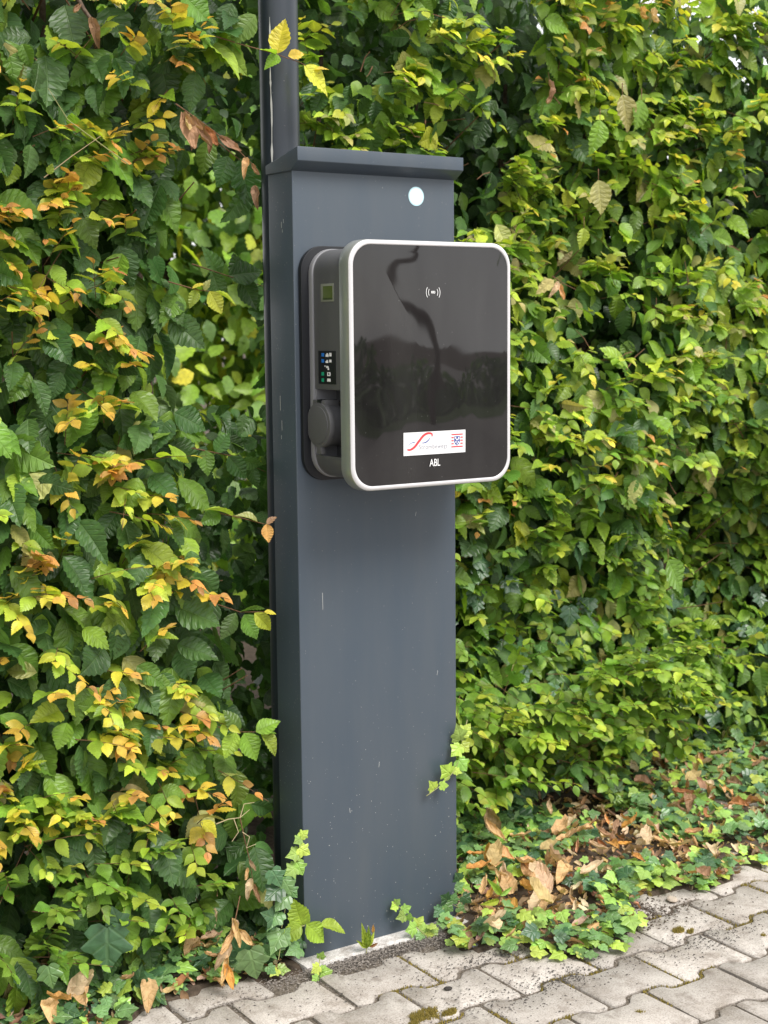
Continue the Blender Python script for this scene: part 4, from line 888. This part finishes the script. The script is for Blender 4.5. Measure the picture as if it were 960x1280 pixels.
# moss
M['moss'] = ground_mat('moss', [(.09, .085, .02), (.24, .19, .04), (.42, .30, .08)], 220)
def moss(cx, cy, lx, ly, ang, name, label, n=420, group=None, z=.0):
    ca, sa = math.cos(ang), math.sin(ang); mb = MB()
    for i in range(n):
        a, r_ = random.uniform(0, 6.28), math.sqrt(random.random()); px, py = r_*math.cos(a)*lx*random.uniform(.8, 1.15), r_*math.sin(a)*ly*random.uniform(.8, 1.2); h = (.007*(1-r_*r_*.7)+.002)*random.uniform(.5, 1.4)
        X, Y = cx+px*ca-py*sa, cy+px*sa+py*ca; w = random.uniform(.0009, .0018)
        if iv_d((X*5, Y*5, 2.)) < -.25-.5*(1-r_)+.2: continue
        t = (random.gauss(0, .002), random.gauss(0, .002))
        o = len(mb.v); q = random.uniform(0, 2)
        mb.v += [(X+w*math.cos(q+k*2.09), Y+w*math.sin(q+k*2.09), z-.002) for k in range(3)]+[(X+t[0], Y+t[1], z+h)]; mb.f += [(o, o+1, o+3), (o+1, o+2, o+3), (o+2, o, o+3)]
    o = mesh_obj(name, mb.v, mb.f, M['moss']); o['label'] = label; o['category'] = 'moss'
    if group: o['group'] = group
    return o
for (u, v, lx, ly, lb) in ((524, 1274, .055, .024, 'large golden green moss cushion at the bottom edge of the paving'), (808, 1120, .03, .008, 'long dark green moss strip beside the ivy edge on the right'), (790, 1268, .025, .007, 'narrow green moss strip at the bottom right paving joint'),
                           (848, 1163, .014, .010, 'moss tuft left of a pair near the soil patch'), (865, 1165, .012, .009, 'moss tuft right of a pair near the soil patch'), (893, 1160, .015, .008, 'moss tuft on the paving joint right of the soil patch'), (945, 1172, .03, .007, 'moss along the joint at the right photo edge'), (830, 1253, .012, .008, 'small dark moss tuft low on the right paving'), (562, 1266, .02, .009, 'golden moss tuft right beside the large moss cushion')):
    p = gr(u, v); moss(p.x, p.y, lx, ly, random.uniform(-.2, .4), 'moss_tuft', lb, int(90+lx*ly*900000))
# moss strung along the stone joints
n = 9000; mb = MB()
for i in range(n):
    k = random.randint(0, 4); yc = -.168-.141*k; off = .072 if k % 2 == 0 else -.028; i_ = random.randint(-1, 8)
    if random.random() < .35: X = off+.2*i_+.1; Y = yc+random.uniform(-.08, .08)
    else:
        a = random.uniform(-.1, .1); X = off+.2*i_+a; aa = abs(a); h = .0585 if aa < .038 else (.0825 if aa > .062 else .0585+.024*(aa-.038)/.024); Y = yc-h
    if iv_d((X*1.4, Y*1.4, 9)) < .0: continue
    X += random.gauss(0, .002); Y += random.gauss(0, .002); w = .0018; q = random.uniform(0, 2); o = len(mb.v)
    mb.v += [(X+w*math.cos(q+j*2.09), Y+w*math.sin(q+j*2.09), -.0055) for j in range(3)]+[(X, Y, random.uniform(-.002, .003))]; mb.f += [(o, o+1, o+3), (o+1, o+2, o+3), (o+2, o, o+3)]
o = mesh_obj('joint_moss', mb.v, mb.f, M['moss']); o['kind'] = 'stuff'
# pebbles
def pebble(u, v, s, lb, c=(.16, .17, .19)):
    r = random.Random(u); bm = bmesh.new(); bmesh.ops.create_icosphere(bm, subdivisions=2, radius=1)
    for q in bm.verts: q.co *= r.uniform(.85, 1.1); q.co.z *= .5; q.co.x *= 1.4
    me = bpy.data.meshes.new('pebble'); bm.to_mesh(me); bm.free(); me.materials.append(ground_mat('pebble_grey', [tuple(q*.7 for q in c), c, tuple(q*1.3 for q in c)], 80))
    o = bpy.data.objects.new('pebble', me); col.objects.link(o); p = gr(u, v); o.matrix_basis = Matrix.Translation((p.x, p.y, s*.45)) @ Euler((0, 0, r.uniform(0, 3))).to_matrix().to_4x4() @ Matrix.Scale(s, 4)
    o['label'] = lb; o['category'] = 'stone'
pebble(590, 1184, .010, 'blue grey pebble beside ivy just right of the pillar foot'); pebble(560, 1237, .0065, 'small dark pebble lying alone on a paving stone', (.05, .045, .04))
pebble(800, 1113, .011, 'blue grey pebble at the ivy edge right of centre'); pebble(840, 1127, .012, 'pale beige pebble near the soil patch on the right', (.5, .42, .34))

# ------------------------------------------------------------------ small plants in front of the pillar
def vine(name, label, pts, leaves, smat=None, base=None):
    r_ = empty(name, tuple(at(*pts[-1])) if base is None else base, label, 'ivy' if 'ivy' in name else 'plant')
    P3 = [at(u, v, yy) for u, v, yy in pts]; mesh_obj('stem', *tube_vf(P3, .0012, 5, .7), smat or M['palestem'], r_, smooth=True, angle=80)
    for (u, v, u2, v2, yy, kind, c, nr) in leaves:
        a, b = at(u, v, yy), at(u2, v2, yy-.008); d = b-a; y_ = d.normalized(); z_ = Vector(nr); z_ = (z_-y_*z_.dot(y_)).normalized(); x_ = y_.cross(z_)*(.5 if name in ('seedling', 'weed') else 1); s = d.length
        A = [[x_.x*s, y_.x*s, z_.x*s, a.x], [x_.y*s, y_.y*s, z_.y*s, a.y], [x_.z*s, y_.z*s, z_.z*s, a.z], [0, 0, 0, 1]]
        leaf_obj(A, kind, ci(c), M['ivy'] if kind in (7, 8, 9) else M['leaf'], r_)
    return r_
vine('ivy_vine', 'young ivy shoot climbing the front left corner of the pillar', [(379, 1041, -.012), (374, 1062, -.012), (370, 1085, -.014), (364, 1105, -.016), (358, 1128, -.02), (352, 1160, -.03)],
     [(376, 1046, 385, 1038, -.014, 7, 'ivylime', FN), (376, 1048, 368, 1054, -.014, 8, 'ivylight', FN), (374, 1060, 388, 1068, -.016, 7, 'ivylime', FN), (373, 1066, 360, 1071, -.014, 9, 'ivylight', FN), (371, 1078, 379, 1094, -.016, 7, 'ivylight', FN), (370, 1084, 357, 1094, -.016, 8, 'ivylight', FN),
      (366, 1092, 354, 1100, -.016, 9, 'ivy', FN), (362, 1106, 350, 1112, -.02, 7, 'ivy', FN), (361, 1110, 372, 1122, -.02, 8, 'ivy', FN), (357, 1125, 345, 1132, -.02, 9, 'ivy', FN)])
vine('ivy_vine', 'pale ivy sprig trailing down over the right edge of the pillar', [(584, 900, .02), (578, 925, -.012), (574, 950, -.014), (566, 966, -.016), (551, 982, -.018), (540, 990, -.018), (533, 995, -.018)],
     [(578, 918, 588, 905, -.014, 7, 'ivylime', FN), (577, 930, 587, 940, -.014, 7, 'ivylime', FN), (575, 933, 565, 945, -.014, 8, 'ivylime', FN), (575, 925, 572, 908, -.012, 9, 'ivylight', FN), (573, 950, 584, 964, -.014, 7, 'ivylight', FN), (568, 963, 577, 966, -.016, 9, 'ivylime', FN), (563, 968, 552, 958, -.016, 8, 'ivylime', FN), (550, 982, 561, 982, -.018, 7, 'ivylime', FN), (543, 986, 538, 978, -.018, 9, 'ivylime', FN)])
vine('ivy_vine', 'bright ivy tendril growing at the middle of the pillar base', [(492, 1128, -.012), (504, 1138, -.014), (512, 1150, -.02), (522, 1160, -.04), (533, 1170, -.06)],
     [(494, 1130, 500, 1124, -.012, 7, 'ivylight', FN), (496, 1131, 489, 1136, -.012, 8, 'ivylime', FN), (503, 1138, 514, 1133, -.016, 7, 'ivylight', FN), (506, 1144, 497, 1148, -.02, 9, 'ivylight', FN), (510, 1150, 513, 1142, -.02, 7, 'ivylight', FN), (520, 1158, 529, 1146, -.03, 7, 'ivylime', FN), (520, 1160, 508, 1164, -.04, 8, 'ivylight', FN), (526, 1165, 541, 1158, -.04, 7, 'ivylight', FN), (527, 1168, 521, 1178, -.05, 9, 'ivy', FN), (533, 1170, 543, 1168, -.05, 7, 'ivylime', FN), (538, 1170, 548, 1160, -.05, 8, 'ivylight', FN)])
vine('ivy_vine', 'dark ivy shoot at the right corner of the pillar base', [(552, 1138, -.02), (560, 1128, -.02), (575, 1135, -.01), (590, 1142, .0)],
     [(552, 1136, 543, 1146, -.02, 7, 'ivydark', FN), (556, 1130, 567, 1139, -.02, 7, 'ivy', FN), (565, 1128, 570, 1116, -.02, 8, 'ivy', FN), (572, 1134, 582, 1140, -.01, 9, 'ivy', FN), (560, 1126, 552, 1120, -.02, 8, 'ivydark', FN), (578, 1120, 590, 1128, .0, 7, 'ivydark', FN), (568, 1110, 580, 1104, .0, 9, 'ivy', FN), (575, 1100, 570, 1092, .0, 7, 'ivydark', FN)])
vine('ivy_vine', 'low ivy runner on the paving left of the pillar foot', [(400, 1196, -.06), (398, 1215, -.08), (392, 1232, -.09), (388, 1252, -.10)],
     [(400, 1198, 404, 1190, -.06, 7, 'ivylight', FN), (399, 1208, 390, 1216, -.08, 8, 'ivylime', FN), (401, 1212, 412, 1212, -.08, 9, 'ivylight', FN), (404, 1216, 416, 1226, -.09, 7, 'ivylight', FN), (398, 1222, 390, 1230, -.09, 7, 'ivylight', FN), (406, 1228, 412, 1240, -.1, 8, 'ivylime', FN), (392, 1240, 386, 1252, -.1, 9, 'ivylight', FN), (366, 1242, 370, 1258, -.1, 7, 'ivylime', FN), (392, 1250, 394, 1264, -.1, 7, 'ivylight', FN)])
vine('beech_seedling', 'young sapling with broad green leaves against the lower left pillar corner', [(381, 1157, -.03), (366, 1160, -.035), (352, 1175, -.04), (348, 1200, -.05)],
     [(378, 1156, 365, 1127, -.03, 2, 'light', FN), (377, 1157, 352, 1176, -.035, 2, 'light', FN), (383, 1155, 409, 1176, -.035, 2, 'light', FN), (400, 1158, 434, 1157, -.035, 1, 'light', (-.2, -.35, .9)), (379, 1156, 386, 1142, -.03, 2, 'light', FN)])
vine('seedling', 'small weed with upright green leaves and a reddish tip at the pillar base', [(458, 1196, -.045), (458, 1185, -.045), (460, 1172, -.045)],
     [(458, 1186, 453, 1158, -.045, 1, 'light', FN), (459, 1184, 461, 1160, -.046, 1, 'mid2', FN), (460, 1184, 468, 1165, -.046, 1, 'light', FN), (457, 1184, 448, 1178, -.045, 1, 'light', FN), (466, 1166, 467, 1157, -.046, 4, 'orange', FN), (462, 1184, 473, 1179, -.045, 4, 'rust', FN)])
vine('weed', 'tall weed with a narrow reddish purple leaf in the ivy right of the pillar', [(605, 1175, -.1), (615, 1155, -.1), (623, 1130, -.1), (627, 1115, -.1)],
     [(618, 1150, 640, 1180, -.1, 1, 'rust', FN), (625, 1120, 642, 1108, -.1, 1, 'ivylight', FN), (626, 1118, 612, 1102, -.1, 1, 'mid2', FN), (624, 1125, 605, 1132, -.1, 1, 'light', FN)], M['twig'])

# ------------------------------------------------------------------ what the glass mirrors: road, verge, trees across the way
sheet('verge', -60, 60, -20, -12.5, -.004, M['lawn'])
cl = Cloud(); n = 5200; HB = empty('hedge', (9, -16, 0), 'low clipped hedge across the road opposite the pillar', 'hedge')
hx_ = rng.uniform(-8, 26, n); p = np.c_[hx_, rng.uniform(-16.6, -15.6, n), rng.uniform(0, 1, n)*(.85+.35*np.sin(hx_*.9)+.2*np.sin(hx_*2.3+1))]; mature(cl, p, .2, (4, 5, 6), ('dark', 'dark2', 'mid'), (1, 2, 1), face=(0, .9, .4), sp=.7)
joined('foliage', *cl.arr(), M['leaf'], HB)['kind'] = 'stuff'
def tree(x, y, h, cr_r, pts, lb, n=2600, tk=1.0):
    t = empty('tree', (x, y, 0), lb, 'tree')
    sm = []
    for i in range(len(pts)-1):
        p0, p1, p2, p3 = pts[max(i-1, 0)], pts[i], pts[i+1], pts[min(i+2, len(pts)-1)]
        for q in range(4):
            w = q/4; sm.append(tuple(.5*(2*p1[k]+(p2[k]-p0[k])*w+(2*p0[k]-5*p1[k]+4*p2[k]-p3[k])*w*w+(3*p1[k]-p0[k]-3*p2[k]+p3[k])*w**3) for k in (0, 1)))
    P3 = [(x+a, y+.25*math.sin(b*1.3), b) for a, b in sm+[pts[-1]]]; mesh_obj('trunk', *tube_vf(P3, [.24*tk*(1-.6*i/(len(P3)-1)) for i in range(len(P3))], 10), M['bark'], t, smooth=True, angle=80)
    c = Cloud(); q = rv(n, 1); q /= np.linalg.norm(q, axis=1)[:, None]; q *= rng.random((n, 1))**.4*[cr_r, cr_r, cr_r*.75]; q += [x+pts[-1][0], y, h]; fz = fourier(int(x*7) % 97, 10, .8, 3)
    q = q[fz(q) > -.35]; mature(c, q, .34, (4, 5, 6), ('dark', 'dark2', 'mid', 'mid2'), (1, 2, 2, 1), face=(0, .6, .8), sp=.8); joined('crown', *c.arr(), M['leaf'], t)['kind'] = 'stuff'
tree(8.55, -12, 5.9, 1.5, [(.1, 0), (.06, .7), (0, 1.25), (-.35, 1.7), (-.72, 2.05), (-.78, 2.35), (-.55, 2.65), (-.1, 2.95), (0, 3.6), (.1, 5.6)], 'young tree with a crooked trunk across the road', 1300, .36)
tree(18.6, -18, 5.4, 3.3, [(0, 0), (.1, 2.5), (0, 4), (.1, 5.4)], 'broad tree standing on the right across the road')
tree(8.0, -18.5, 5.5, 3.1, [(0, 0), (-.1, 2.5), (0, 4), (.1, 5.4)], 'broad tree standing on the left across the road')
print('objects', len(bpy.data.objects), 'tris', sum(sum(len(p_.vertices)-2 for p_ in o.data.polygons) for o in bpy.data.objects if o.type == 'MESH' and len(o.data.polygons) > 3000))
